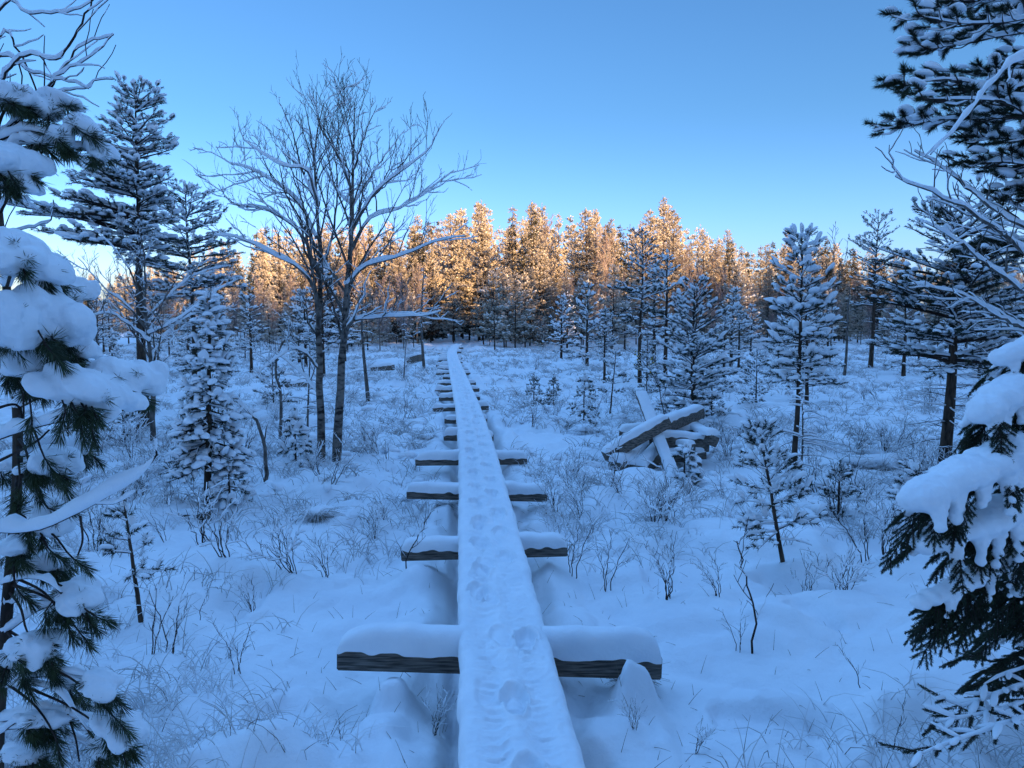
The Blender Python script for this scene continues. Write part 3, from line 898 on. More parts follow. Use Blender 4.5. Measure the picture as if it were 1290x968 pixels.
sapling(862, 612, 565, 'snow buried little spruce at the foot of the leaning board', 38, 'spruce', .45, .0, needle='needle_spruce', lump=1.5)
sapling(373, 592, 525, 'low snowy spruce at the foot of the twin birches', 39, 'spruce', .38, .02, needle='needle_spruce', lump=1.7)
sapling(290, 640, 590, 'bushy little spruce bent by snow behind the small narrow spruce', 40, 'spruce', .55, .0, needle='needle_spruce', lump=1.6)
sapling(345, 520, 462, 'short snowy pine behind the bare crooked stem', 41, spread=.4, base=.05, lump=1.2)
sapling(896, 530, 460, 'small bushy pine tucked against the dense bushy young pine', 42, spread=.38, base=.02, lump=1.2)
sapling(815, 500, 440, 'young snowy pine standing behind the leaning board', 43, spread=.35, base=.05, lump=1.1)
sapling(178, 800, 650, 'thin bent pine sapling standing in deep snow near the snow laden pine', 44, spread=.2, base=.4, per=3, whorls=4, lump=.9, lean=(0, -.1))
sapling(540, 600, 590, 'stub', 45) if False else None
sapling(952, 520, 455, 'small snowy pine beside the bushy pine on the open bog', 46, spread=.42, base=.02, lump=1.1)
sapling(158, 560, 480, 'low snow covered pine beneath the fan shaped bare tree', 47, spread=.42, base=.02, lump=1.2)
sapling(88, 600, 540, 'round snowy spruce bush behind the snow laden pine', 48, 'spruce', .5, .02, needle='needle_spruce', lump=1.5)
sapling(985, 470, 410, 'small pine at the far edge of the bog beyond the slim pine', 49, spread=.4, base=.05, tl=.14)
# thin sapling that kept a few yellow leaves
def yellow_twig():
    P = pix([(846, 522), (830, 490), (815, 462), (800, 445)], 11.2)
    b = np.array(P[0]); b[2] = gz(b[0], b[1])
    ms = leafless([([np.array([b[0], b[1], b[2] - .05])] + P[1:], .010, .003)], 51, depth=1, nsub=(5, 3), twig_len=.25, origin=b, bark='twig', snow=.006)
    t = thing('birch_sapling', tuple(b), 'leaning thin sapling with a few yellow leaves behind the plank heap', 'sapling')
    for k, me in ms.items():
        obj(k, me, None, t)
    gg = Geo()
    C = np.array([np.array(at(rnd.uniform(796, 822), rnd.uniform(442, 470), 11.2 + rnd.uniform(-.1, .1))) - b for _ in range(26)])
    needles(gg, C, np.tile([0, 0, .01], (26, 1)), 1, .045, .03, quad=True, amin=60, amax=120, droop=.6)
    obj('leaves', gg, [M['leaf']], t)


yellow_twig()

# ------------------------------------------------------------------ twiggy shrubs: a few kinds, copied
def shrub(seed, h, n, r0, nsub, depth=2, spreadx=.5, snow=.008, twig_len=.15):
    rr = random.Random(seed)
    st = []
    for i in range(n):
        az = rr.uniform(0, 6.28); L = h * rr.uniform(.6, 1.05); s = spreadx * rr.uniform(.2, 1)
        st.append(([np.array([0, 0, -.05]) + np.array([cos(az), sin(az), 0]) * .02, np.array([cos(az) * L * s * .35, sin(az) * L * s * .35, L * .45]), np.array([cos(az + .3) * L * s, sin(az + .3) * L * s, L])], r0 * rr.uniform(.7, 1), r0 * .35))
    ms = leafless(st, seed, depth=depth, nsub=nsub, twig_len=twig_len, snow=snow, bark='twig', trunk_n=n, start=.25, upward=.5, r_tip=.0013)
    ms['stems'] = ms.pop('trunk'); ms['twigs'] = ms.pop('crown')
    return ms


SH = [shrub(61, .60, 1, .0075, (9, 5), snow=.010), shrub(62, .50, 3, .006, (8, 4), snow=.010), shrub(63, .42, 5, .005, (7, 4), snow=.009, spreadx=.7), shrub(64, .38, 7, .004, (7, 4), snow=.012, spreadx=.9), shrub(65, .75, 2, .008, (8, 5), snow=.010)]


def put_shrub(k, x, y, sc, label, group=None, rz=None, lean=(0, 0), name='twig_shrub', cat='shrub'):
    t = thing(name, (x, y, gz(x, y)), label, cat, group, rnd.uniform(0, 6.28) if rz is None else rz)
    t.rotation_euler.x, t.rotation_euler.y = lean; t.scale = (sc, sc, sc)
    for kk, me in SH[k].items():
        obj(kk, me, None, t)
    return t


for (px, py, k, sc, lab) in ((505, 728, 0, .95, 'single thin twig sapling between the second beam and the mound'),
                             (722, 722, 1, .85, 'dark forked twigs rising beside the second cross beam'),
                             (765, 738, 1, .8, 'spreading dark twigs on the snow past the second cross beam'),
                             (845, 768, 2, .9, 'low leaning twigs on smooth snow below the plank heap'),
                             (955, 842, 0, 1.15, 'lone bare sapling standing upright on the open snow'),
                             (930, 838, 1, .45, 'small slanting twig beside the lone bare sapling'),
                             (1062, 782, 3, .9, 'many stemmed twig bush between the lone sapling and the big spruce'),
                             (1015, 770, 2, .7, 'small twig bush behind the lone bare sapling'),
                             (545, 925, 2, .45, 'stiff snow lined twigs against the plank edge in front of the nearest beam'),
                             (430, 948, 0, .3, 'tiny upright twig on the mound in front of the nearest beam'),
                             (800, 935, 3, .33, 'low frosted twigs in the snow on the far side of the nearest planks'),
                             (875, 950, 2, .33, 'bent twig stubs at the near rim of the open snow'),
                             (1122, 975, 0, .42, 'dark upright forked twig sticking out of the nearest snow'),
                             (1085, 900, 0, .4, 'single slanted straw like twig on the open snow'),
                             (250, 795, 0, .4, 'dry seed stalk standing in the snow near the bent pine sapling'),
                             (300, 850, 1, .6, 'crooked twigs leaning over the dark grass hollow'),
                             (190, 845, 4, .55, 'curved twig bush beside the snow laden pine'),
                             (215, 838, 1, .75, 'forked twigs beside the curved twig bush'),
                             (320, 775, 2, .55, 'scattered low twigs on the snow below the low spruce'),
                             (700, 650, 2, .8, 'snowy twigs arching beside the third cross beam'),
                             (905, 780, 2, .6, 'scrubby twig tuft halfway between the plank heap and lone sapling'),
                             (125, 700, 3, .8, 'bushy twigs behind the long bare snowy branch'),
                             (1200, 800, 1, .6, 'dark twigs under the tips of the big spruce')):
    x, y = on_ground(px, py)
    put_shrub(k, x, y, sc, lab, lean=(rnd.uniform(-.15, .15), rnd.uniform(-.2, .2)))
cnt = 0
while cnt < 200:
    py = rnd.uniform(455, 800) if rnd.random() < .8 else rnd.uniform(445, 480); px = rnd.uniform(60, 1270)
    x, y = on_ground(px, py)
    if abs(x - board_x(y)) < .75 + .02 * y or y > 42 or y < 5.2 or (y < 7.5 and rnd.random() < .55):
        continue
    if vn(x / 2.3, y / 2.3, 3) < -.35:
        continue
    side = 'left' if x < board_x(y) else 'right'
    zone = 'near' if y < 8 else 'mid' if y < 16 else 'far'
    lab = {('left', 'near'): 'snowy twig bush scattered round the small narrow spruce',
           ('right', 'near'): 'snowy twig bush between the plank heap and the big spruce',
           ('left', 'mid'): 'snowy twig bush scattered behind the twin birches',
           ('right', 'mid'): 'snowy twig bush scattered around the slim pine',
           ('left', 'far'): 'far twig bush between the boardwalk and the sunset side forest',
           ('right', 'far'): 'far twig bush on the open bog past the plank heap'}[(side, zone)]
    put_shrub(rnd.choice((1, 2, 2, 3, 3, 3)), x, y, rnd.uniform(.4, 1.15) * (1 if y < 12 else 1.15), lab, 'twig bushes, ' + side + ' ' + zone, lean=(rnd.uniform(-.4, .4), rnd.uniform(-.4, .4)))
    cnt += 1

# ------------------------------------------------------------------ dry grass and heather: uncountable, one object
g = Geo()
N = 8200
u = rng.random(N)
yy = 2.6 + 42 * u ** 1.6
xx = (rng.random(N) - .5) * 2 * (yy * .74 + .5)
ok = (np.abs(xx - board_x(yy)) > .55) & ((vn(xx / 2.3, yy / 2.3, 3) > rng.uniform(-.45, .5, N) - .45 * sstep(5, 10, yy) + .15 * sstep(8, 4, yy)))
xx = xx[ok]; yy = yy[ok]; N = len(xx)
per = 9
cx = np.repeat(xx, per) + rng.normal(0, .05, N * per) * (1 + .03 * np.repeat(yy, per)); cy = np.repeat(yy, per) + rng.normal(0, .05, N * per)
cz = ground_z(cx, cy) - .01
az = rng.uniform(0, 6.28, len(cx)); L = rng.uniform(.08, .26, len(cx)) * (1 + .008 * cy); hb = rng.uniform(.25, .9, len(cx))
s = np.linspace(0, 1, 4)[None, :]
bx_ = cx[:, None] + np.cos(az)[:, None] * L[:, None] * (s * .35 + s * s * hb[:, None] * .8)
by_ = cy[:, None] + np.sin(az)[:, None] * L[:, None] * (s * .35 + s * s * hb[:, None] * .8)
bz_ = cz[:, None] + L[:, None] * (s * 1.0 - s * s * hb[:, None] * .85)
P = np.stack([bx_, by_, bz_], -1)
wd = (.0011 + .00022 * cy)[:, None] * (1.1 - .7 * s)
fro = rng.random(len(cx)) < .84 + .10 * sstep(9, 5, cy) + .09 * sstep(12, 20, cy)
tubes(g, P[fro], (wd * 1.5)[fro], 3, 1, cap=False)
tubes(g, P[~fro], wd[~fro], 3, 0, cap=False)
N = 1500
cy = 2.2 + 7 * rng.random(N) ** 1.3; cx = (rng.random(N) - .5) * 2 * (cy * .72 + .3)
k = np.abs(cx - board_x(cy)) > .3
cx = cx[k]; cy = cy[k]; N = len(cx)
az = rng.uniform(0, 6.28, N); L = rng.uniform(.03, .13, N); e_ = rng.uniform(.05, 1.3, N); s = np.linspace(0, 1, 4)[None]
P = np.stack([cx[:, None] + np.cos(az)[:, None] * L[:, None] * s * np.cos(e_)[:, None], cy[:, None] + np.sin(az)[:, None] * L[:, None] * s * np.cos(e_)[:, None], (ground_z(cx, cy) - .004)[:, None] + L[:, None] * (s * np.sin(e_)[:, None] + .15 * s - .15 * s * s)], -1)
tubes(g, P, np.broadcast_to(.0014 * (1.1 - .7 * s), (N, 4)), 3, 0, cap=False)
grass = obj('frosted_grass', g, [M['grass'], M['grass_frost']])
tag(grass, 'frosted dry grass and heather poking through the bog snow', 'grass', kind='stuff')
def tussock(px, py, r, label, seed):
    x, y = on_ground(px, py)
    rs = np.random.default_rng(seed)
    t = thing('grass_tussock', (x, y, gz(x, y)), label, 'tussock', None)
    n = 260
    a = rs.normal(rs.uniform(3.6, 5.8), 1.1, n); L = rs.uniform(.25, 1.5, n) ** 1.3 * r; s_ = np.linspace(0, 1, 5)[None]
    rad = rs.uniform(0, .35, n) * r
    P = np.stack([np.cos(a)[:, None] * (rad[:, None] + L[:, None] * (.25 * s_ + .75 * s_ ** 2)), np.sin(a)[:, None] * (rad[:, None] + L[:, None] * (.25 * s_ + .75 * s_ ** 2)), -.02 + L[:, None] * (1.3 * s_ - rs.uniform(.5, 1.6, n)[:, None] * s_ ** 2)], -1)
    gg = Geo(); W_ = np.broadcast_to(.0016 * (1.1 - .7 * s_), (n, 5)); tubes(gg, P[:120], W_[:120], 3, 0, cap=False); tubes(gg, P[120:], W_[120:] * 1.6, 3, 1, cap=False)
    obj('blades', gg, [M['grass'], M['grass_frost']], t)
    gs_ = Geo(); m = 7
    lumps(gs_, np.stack([rs.normal(0, .3, m) * r, rs.normal(.25, .25, m) * r, np.full(m, .32 * r)], 1), rs.normal(0, 1, (m, 3)) * [1, 1, .2], rs.uniform(.35, .7, m) * r, rs.uniform(.3, .5, m) * r, .22 * r, 3, rs=rs, noise=.35)
    obj('snow', gs_, [M['snow']], t)


for i, (px, py, r, lab) in enumerate(((560, 640, .12, 'grass tussock tucked against the planks by the third cross beam'),
                                       (800, 860, .12, 'dry grass tussock at the end of the first cross beam'), (735, 552, .24, 'big snow capped tussock before the plank heap'), (540, 565, .14, 'grassy tussock against the fourth cross beam'), (1110, 600, .35, 'wide heathery tussock at the foot of the dark thick trunked pine'),
                                       (400, 660, .2, 'low snowed over tussock in front of the twin birches'))):
    tussock(px, py, r, lab, 300 + i)

# pillows of snow lying on the tussocks
g = Geo()
N = 2600
yy = 8 + 34 * rng.random(N) ** 1.3; xx = (rng.random(N) - .5) * 2 * (yy * .74 + .5)
ok = (np.abs(xx - board_x(yy)) > .7) & (vn(xx / 2.3, yy / 2.3, 3) > rng.uniform(-.5, .6, N) - .35)
xx = xx[ok]; yy = yy[ok]; N = len(xx)
sz = rng.uniform(.03, .10, N) * (1 + .012 * yy)
lumps(g, np.stack([xx, yy, ground_z(xx, yy) + sz * .05], 1), rng.normal(0, 1, (N, 3)) * [1, 1, .25], sz * 1.4, sz * .75, sz * .5, 2, flat=.8, noise=.3)
pil = obj('tussock_snow', g, [M['snow']])
tag(pil, 'small pillows of snow lying on the buried tussocks', 'snow', kind='stuff')

# ------------------------------------------------------------------ the forest wall
VAR = []
def far(h, seed, kind, **kw):
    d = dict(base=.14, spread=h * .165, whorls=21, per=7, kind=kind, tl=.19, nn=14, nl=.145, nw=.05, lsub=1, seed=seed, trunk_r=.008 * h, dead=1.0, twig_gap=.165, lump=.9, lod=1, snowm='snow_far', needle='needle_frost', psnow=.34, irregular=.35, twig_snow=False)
    d.update(kw)
    return conifer(h, **d)


FAR = {
    'pine': [far(10, 101, 'pine', prof_pow=.95), far(10, 102, 'pine', prof_pow=1.0, spread=1.5), far(10, 103, 'pine', base=.22, prof_pow=.85, spread=1.7), far(10, 104, 'pine', base=.15, spread=1.5, prof_pow=1.05)],
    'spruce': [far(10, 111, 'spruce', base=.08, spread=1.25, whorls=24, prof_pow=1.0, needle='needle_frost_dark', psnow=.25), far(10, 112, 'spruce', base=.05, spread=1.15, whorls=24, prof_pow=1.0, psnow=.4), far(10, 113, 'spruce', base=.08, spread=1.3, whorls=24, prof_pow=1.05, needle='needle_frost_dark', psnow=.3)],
    'young': [far(4.5, 121, 'pine', base=.12, spread=.95, whorls=11, tl=.22, nl=.12, nw=.03, twig_gap=.19), far(4.5, 122, 'pine', base=.25, spread=.8, whorls=10, tl=.22, nl=.12, nw=.03, twig_gap=.19)],
}


def far_birch(seed, h):
    rr = random.Random(seed)
    st = [([np.array([0, 0, -.2]), np.array([.1, 0, h * .4]), np.array([rr.uniform(-.3, .3), .1, h])], .07, .02)]
    ms = leafless(st, seed, depth=3, nsub=(3.2, 7, 5), twig_len=.8, snow=0, bark='bark_grey', twig='far_twig', r_tip=.008, upward=.9, start=.2, spread=.9)
    return {k: v for k, v in ms.items() if k != 'snow'}


FAR['birch'] = [far_birch(131, 8), far_birch(132, 8)]
BASEH = {'pine': 10, 'spruce': 10, 'young': 4.5, 'birch': 8}
PROTO = {}
TOPS = np.array([(-80, 372), (60, 366), (110, 350), (200, 335), (290, 306), (340, 292), (420, 288), (480, 276), (560, 276), (604, 258), (640, 280), (668, 262), (705, 272), (745, 268), (800, 280), (835, 255), (860, 290), (905, 285), (940, 318), (990, 292), (1060, 312), (1110, 318), (1145, 330), (1380, 330)], float)


def far_tree(kind, x, y, h, label, group):
    i = rnd.randrange(len(FAR[kind]))
    nm = {'pine': 'pine_tree', 'spruce': 'spruce_tree', 'young': 'young_pine', 'birch': 'birch_tree'}[kind]
    if kind == 'birch':
        h *= .8
    sc = h / BASEH[kind]
    wsc = sc * rnd.uniform(.9, 1.2)
    key = (kind, i)
    loc = (x, y, gz(x, y) - .05); rz = rnd.uniform(0, 6.28); ln = (rnd.uniform(-.03, .03), rnd.uniform(-.03, .03))
    if key not in PROTO:
        t = thing(nm, loc, label, 'tree', group, rz)
        t.scale = (wsc, wsc, sc); t.rotation_euler = (ln[0], ln[1], rz)
        for k, me in FAR[kind][i].items():
            obj(k, me, None, t)
        PROTO[key] = t
        return t
    return dup(PROTO[key], loc, rz, (wsc, wsc, sc), label, group, ln)


def zone_of(px):
    return 'behind the twin birches' if px < 480 else 'beyond the boardwalk end' if px < 720 else 'behind the plank heap' if px < 930 else 'behind the slim pine and dark pine'


_LOOK = {'pine': 'frosted pine of the sunlit forest wall', 'spruce': 'pointed spruce of the sunlit forest wall', 'young': 'young frosted pine at the shaded forest edge', 'birch': 'pinkish bare birch of the forest wall'}


def forest(n, y0, y1, f0, f1, mix, step_px):
    placed = []
    tries = 0
    while len(placed) < n and tries < 8000:
        tries += 1
        px = rnd.uniform(70, 1300); yy_ = rnd.uniform(y0, y1)
        if px < 330:
            yy_ *= 1.25 + .25 * (330 - px) / 260
        x = (px - 645) / FPX * yy_
        if any((x - a) ** 2 + (yy_ - b) ** 2 < step_px ** 2 for a, b in placed):
            continue
        top = float(np.interp(px, TOPS[:, 0], TOPS[:, 1]))
        h = hgt(top, yy_) * rnd.uniform(f0, f1)
        kind = rnd.choices(list(mix), list(mix.values()))[0]
        placed.append((x, yy_))
        zn = zone_of(px)
        far_tree(kind, x, yy_, h, {'pine': 'sunlit frosted pine', 'spruce': 'pointed spruce', 'birch': 'pinkish bare birch'}[kind] + ' in the far forest wall ' + zn, kind + ' trees of the forest ' + zn)


# the standouts of the skyline
for (px, yy_, top, kind, lab) in ((835, 62, 253, 'spruce', 'tallest pointed spruce on the skyline above the plank heap'),
                                  (604, 58, 258, 'pine', 'tall round topped sunlit pine right above the boardwalk end'),
                                  (668, 60, 260, 'pine', 'tall sunlit pine with a full crown beside the dark pointed spruce'),
                                  (645, 66, 268, 'spruce', 'dark pointed spruce between two tall sunlit pines above the boardwalk end'),
                                  (740, 62, 268, 'pine', 'broad sunlit pine in the middle of the skyline'),
                                  (667, 54, 305, 'spruce', 'smaller golden spruce standing out in front of the forest wall')):
    far_tree(kind, (px - 645) / FPX * yy_, yy_, hgt(top, yy_), lab, None)
forest(92, 50, 57, .42, .84, {'pine': 5, 'spruce': 2, 'birch': 2.6}, 1.15)
forest(104, 57, 67, .72, 1.0, {'pine': 4, 'spruce': 4.5, 'birch': 1.1}, 1.25)
forest(96, 67, 84, .78, 1.02, {'pine': 3, 'spruce': 5}, 1.6)
# the wood behind them reads as one mass
g = Geo()
deep = []
for sd_, kd in ((151, 'pine'), (152, 'spruce'), (153, 'pine')):
    mm = far(10, sd_, kd, base=.05, spread=1.8, whorls=16, per=6, tl=.32, nn=12, nl=.22, nw=.085, twig_gap=.32, prof_pow=1.0, dead=.2)
    pts = []
    for k_ in ('crown', 'snow'):
        me = mm[k_]; nv = len(me.vertices); co = np.empty(nv * 3, np.float32); me.vertices.foreach_get('co', co)
        nl_ = len(me.loops); lv = np.empty(nl_, np.int32); me.loops.foreach_get('vertex_index', lv)
        tot = np.empty(len(me.polygons), np.int32); me.polygons.foreach_get('loop_total', tot); st_ = np.empty(len(me.polygons), np.int32); me.polygons.foreach_get('loop_start', st_)
        for c_ in (3, 4):
            q_ = st_[tot == c_]
            if len(q_):
                pts.append((co.reshape(-1, 3), lv[q_[:, None] + np.arange(c_)], 0 if k_ == 'crown' else 1))
        bpy.data.meshes.remove(me)
    deep.append(pts)
for row in range(3):
    px = 150.0
    while px < 1330:
        yy_ = 84 + row * 6 + rnd.uniform(-2, 2)
        top = float(np.interp(px, TOPS[:, 0], TOPS[:, 1])) + rnd.uniform(2, 22)
        if px < 330:
            top += 12
        h = hgt(top, yy_); a_ = rnd.uniform(0, 6.28); x_ = (px - 645) / FPX * yy_
        for co, fc, mi_ in deep[rnd.randrange(3)]:
            V = co * (h / 10)
            V = np.stack([V[:, 0] * cos(a_) - V[:, 1] * sin(a_) + x_, V[:, 0] * sin(a_) + V[:, 1] * cos(a_) + yy_, V[:, 2] + .2], 1)
            g.add(V, fc, mi_, False)
        px += rnd.uniform(20, 34)
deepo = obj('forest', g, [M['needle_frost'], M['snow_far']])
tag(deepo, 'deeper sunlit forest closing the gaps between the trees of the forest wall', 'forest', kind='stuff')
# young trees along the edge of the bog and out on it
n = 0
edge = []
while n < 84:
    px = rnd.uniform(90, 1290); yy_ = rnd.uniform(42, 51)
    x = (px - 645) / FPX * yy_
    if abs(x - board_x(yy_)) < 1.3 or any((x - a) ** 2 + (yy_ - b) ** 2 < 1.2 for a, b in edge):
        continue
    edge.append((x, yy_)); zn = zone_of(px)
    kind = rnd.choices(('young', 'birch'), (4, 1.6))[0]
    far_tree(kind, x, yy_, rnd.uniform(1.8, 5.2), ('young frosted pine' if kind == 'young' else 'low pinkish bare birch') + ' at the shaded forest foot ' + zn, kind + ' trees of the forest foot ' + zn)
    n += 1
n = 0
MID = [conifer(2.2, base=.12, spread=.55, whorls=9, per=5, tl=.14, nn=14, nl=.08, nw=.014, seed=141, dead=.6, twig_gap=.15, lump=1.05), conifer(3.0, base=.3, spread=.6, whorls=9, per=5, tl=.15, nn=14, nl=.08, nw=.014, seed=142, dead=.9, twig_gap=.16, lump=1.0), conifer(1.4, base=.05, spread=.45, whorls=7, per=5, kind='spruce', tl=.12, nn=16, nl=.05, nw=.012, seed=143, dead=.2, twig_gap=.12, lump=1.3, needle='needle_spruce')]
while n < 52:
    px = rnd.uniform(100, 1290); yy_ = rnd.uniform(21, 43)
    x = (px - 645) / FPX * yy_
    if abs(x - board_x(yy_)) < 2.2:
        continue
    if 480 < px < 690 and rnd.random() < .8:
        continue
    k = rnd.choice((0, 0, 1, 1, 2)); side = 'on the sunset side of the boardwalk' if px < 575 else 'on the plank heap side of the boardwalk'
    t = place_tree(MID[k], ('pine_tree', 'pine_tree', 'spruce_sapling')[k], x, yy_, 'small ' + ('spruce' if k == 2 else 'pine') + ' on the far bog ' + side, group=('small spruces ' if k == 2 else 'small pines ') + side, rz=rnd.uniform(0, 6.28), sc=rnd.uniform(.6, 1.35))
    n += 1

# ------------------------------------------------------------------ the snow laden pine close on one side
def ell(geo, c, a, b, h, ang, rs, n=5):
    """a lumpy pad made of a few overlapping ellipsoids; ang tilts it in the x-z plane"""
    V, F = ico(3)
    ca, sa = cos(ang), sin(ang)
    for i in range(n):
        o = rs.uniform(-.72, .72, 3) * (i > 0)
        k = .86 if i == 0 else rs.uniform(.34, .62)
        P = V * np.array([a, b, h]) * k + o * np.array([a, b, h * .7])
        P[:, 2] = np.where(P[:, 2] < -.45 * h, -.45 * h + (P[:, 2] + .45 * h) * .45, P[:, 2])
        Q = np.stack([P[:, 0] * ca + P[:, 2] * sa, P[:, 1], -P[:, 0] * sa + P[:, 2] * ca], 1)
        geo.add(np.asarray(c) + Q, F)


def close_pine():
    rs = np.random.default_rng(77)
    base = np.array(at(-6, 900, 2.0)); base[2] = gz(base[0], base[1])
    t = thing('pine_tree', tuple(base), 'close up young pine bending under thick rounded pads of snow', 'tree')
    gt, gc, gs, gsm = Geo(), Geo(), Geo(), Geo()
    tp = resample([base + [0, 0, -.2], at(-4, 1000, 2.0), at(8, 780, 2.0), at(20, 640, 2.0), at(22, 520, 2.02), at(12, 400, 2.05), at(0, 280, 2.05), at(-10, 170, 2.1)], 24) - base
    tubes(gt, tp, np.linspace(.022, .008, 24), 9)
    pads = [  # px, py, half width, half height, slope, depth
        (14, 322, 46, 34, 12, 1.75), (62, 345, 26, 30, 20, 1.9), (10, 408, 44, 42, 20, 1.7), (62, 402, 40, 36, 28, 1.78), (88, 372, 20, 24, 20, 2.0), (30, 455, 34, 26, 10, 1.8),
        (108, 492, 52, 28, 24, 1.75), (142, 474, 32, 26, 25, 1.85), (174, 480, 24, 27, 5, 1.9), (102, 444, 18, 14, 0, 2.0), (58, 475, 28, 22, 0, 1.95), (82, 412, 26, 36, 32, 1.95),
        (8, 205, 34, 26, 12, 2.0), (24, 232, 24, 12, 12, 2.0), (12, 122, 26, 18, 8, 2.1), (52, 140, 22, 12, 15, 2.15), (78, 128, 24, 10, 20, 2.2), (106, 160, 22, 13, 38, 2.15), (122, 188, 20, 11, 40, 2.15), (78, 172, 14, 15, 30, 2.1), (44, 178, 14, 9, 10, 2.1), (78, 180, 9, 13, 10, 2.2),
        (72, 582, 30, 22, 15, 1.95), (96, 560, 16, 14, 10, 2.1), (22, 580, 26, 16, 0, 2.1), (62, 655, 24, 30, 20, 2.0), (20, 690, 20, 12, 0, 1.95),
        (66, 705, 26, 14, 18, 2.05), (98, 752, 28, 18, 20, 1.95), (45, 815, 28, 22, 15, 1.9), (20, 830, 16, 15, 0, 1.95), (88, 858, 16, 17, 15, 1.95), (128, 862, 22, 18, 22, 1.85), (152, 915, 28, 18, 40, 1.85), (128, 940, 16, 18, 20, 1.9), (58, 905, 34, 10, 5, 1.9), (30, 950, 28, 10, 0, 1.9), (70, 760, 14, 10, 0, 2.0)]
    for (px, py, rx, ry, sl, Y) in pads:
        c = np.array(at(px, py, Y)) - base; k = Y / FPX
        a, h = rx * k * 1.15, ry * k * 1.2
        ell(gs, c, a, min(a, h * 1.5), h * .92, R(sl), rs, 11)
        # needle brushes hanging out from below the pad
        nb = 7 if rx > 25 else 3
        for i in range(nb):
            q = np.array([rs.uniform(-.75, .75) * a, rs.uniform(-.9, .35) * min(a, h * 1.3), -h * rs.uniform(.05, .4)])
            dr = nrm(np.array([rs.uniform(.1, .9), rs.uniform(-.9, .1), rs.uniform(-.8, -.25)])) * .05
            p = c + np.array([q[0] * cos(R(sl)) + q[2] * sin(R(sl)), q[1], -q[0] * sin(R(sl)) + q[2] * cos(R(sl))])
            needles(gc, p, dr, 130, .046, .0017, 0, 18, 75, along=1.0, droop=.28, rs=rs, quad=True)
            tubes(gc, resample([c + [0, 0, -h * .2], p, p + dr], 5), [.0026, .0025, .0024, .002, .0016], 5, 1)
        for i in range(6 if rx > 20 else 3):
            an = rs.uniform(0, 2 * pi); o = np.array([cos(an) * a * .86, rs.uniform(-.9, .2) * h, sin(an) * h * .62 - h * .1])
            p = c + np.array([o[0] * cos(R(sl)) + o[2] * sin(R(sl)), o[1], -o[0] * sin(R(sl)) + o[2] * cos(R(sl))])
            needles(gc, p - nrm(o) * .02, nrm(o + [0, -.02, -.01]) * .035, 34, .034, .0015, 0, 10, 55, along=1.0, droop=.15, rs=rs, quad=True)
        # the twig that carries it, from the stem
        zz = np.clip(c[2] - .12 * rs.random(), tp[:, 2].min(), tp[:, 2].max() - .02)
        s0 = np.array([np.interp(zz, tp[:, 2], tp[:, 0]), np.interp(zz, tp[:, 2], tp[:, 1]), zz])
        e = c + np.array([a * .3, 0, -h * .35])
        m = (s0 + e) / 2 + np.array([0, 0, .03])
        P = resample([s0, m, e], 10); tubes(gc, P, np.linspace(.006, .0025, 10), 6, 1)
        snow_strips(gsm, P, np.linspace(.006, .0025, 10), .016, sides=8, rs=rs)
    # the long bare branches crossing below the pads
    for pl, r0, r1, th in (([(-30, 668, 1.8), (40, 668, 1.75), (88, 650, 1.72), (140, 622, 1.7), (175, 600, 1.7), (198, 572, 1.7), (196, 555, 1.72)], .007, .002, .026),
                           ([(-30, 562, 1.8), (20, 545, 1.75), (60, 534, 1.7), (95, 528, 1.7), (118, 540, 1.7), (140, 530, 1.7), (152, 520, 1.7)], .006, .002, .022),
                           ([(118, 634, 1.71), (145, 634, 1.7), (170, 620, 1.7)], .003, .0015, .008),
                           ([(132, 626, 1.70), (142, 612, 1.69), (145, 608, 1.69)], .0035, .003, .0),
                           ([(101, 650, 1.72), (104, 680, 1.72), (98, 700, 1.72)], .003, .002, .0),
                           ([(-20, 590, 1.75), (40, 560, 1.72), (62, 542, 1.7)], .004, .002, .0),
                           ([(-20, 520, 1.75), (20, 510, 1.75), (30, 535, 1.75)], .004, .002, .0),
                           ([(12, 470, 1.9), (28, 495, 1.85), (30, 540, 1.8)], .003, .002, .0),
                           ([(2, 735, 2.0), (30, 728, 1.95), (60, 732, 1.9), (78, 748, 1.9)], .005, .003, .012),
                           ([(5, 765, 2.0), (20, 758, 2), (38, 758, 2.0)], .004, .003, .012),
                           ([(2, 838, 2.0), (40, 836, 1.95), (80, 846, 1.9), (112, 852, 1.87)], .005, .003, .012),
                           ([(2, 866, 2.0), (40, 862, 1.95), (75, 872, 1.9), (100, 905, 1.87), (118, 930, 1.87)], .005, .003, .01),
                           ([(2, 905, 2.0), (50, 893, 1.95), (105, 902, 1.9)], .005, .003, .014),
                           ([(0, 950, 2.0), (45, 968, 1.95)], .004, .003, .01),
                           ([(85, 900, 1.9), (95, 930, 1.88), (100, 960, 1.86)], .003, .002, .0)):
        P = resample([np.array(at(*p)) - base for p in pl], 16); rr = np.linspace(r0, r1, 16)
        tubes(gc, P, rr, 7, 1)
        if th:
            snow_strips(gsm, P, rr, th, sides=10, rs=rs)
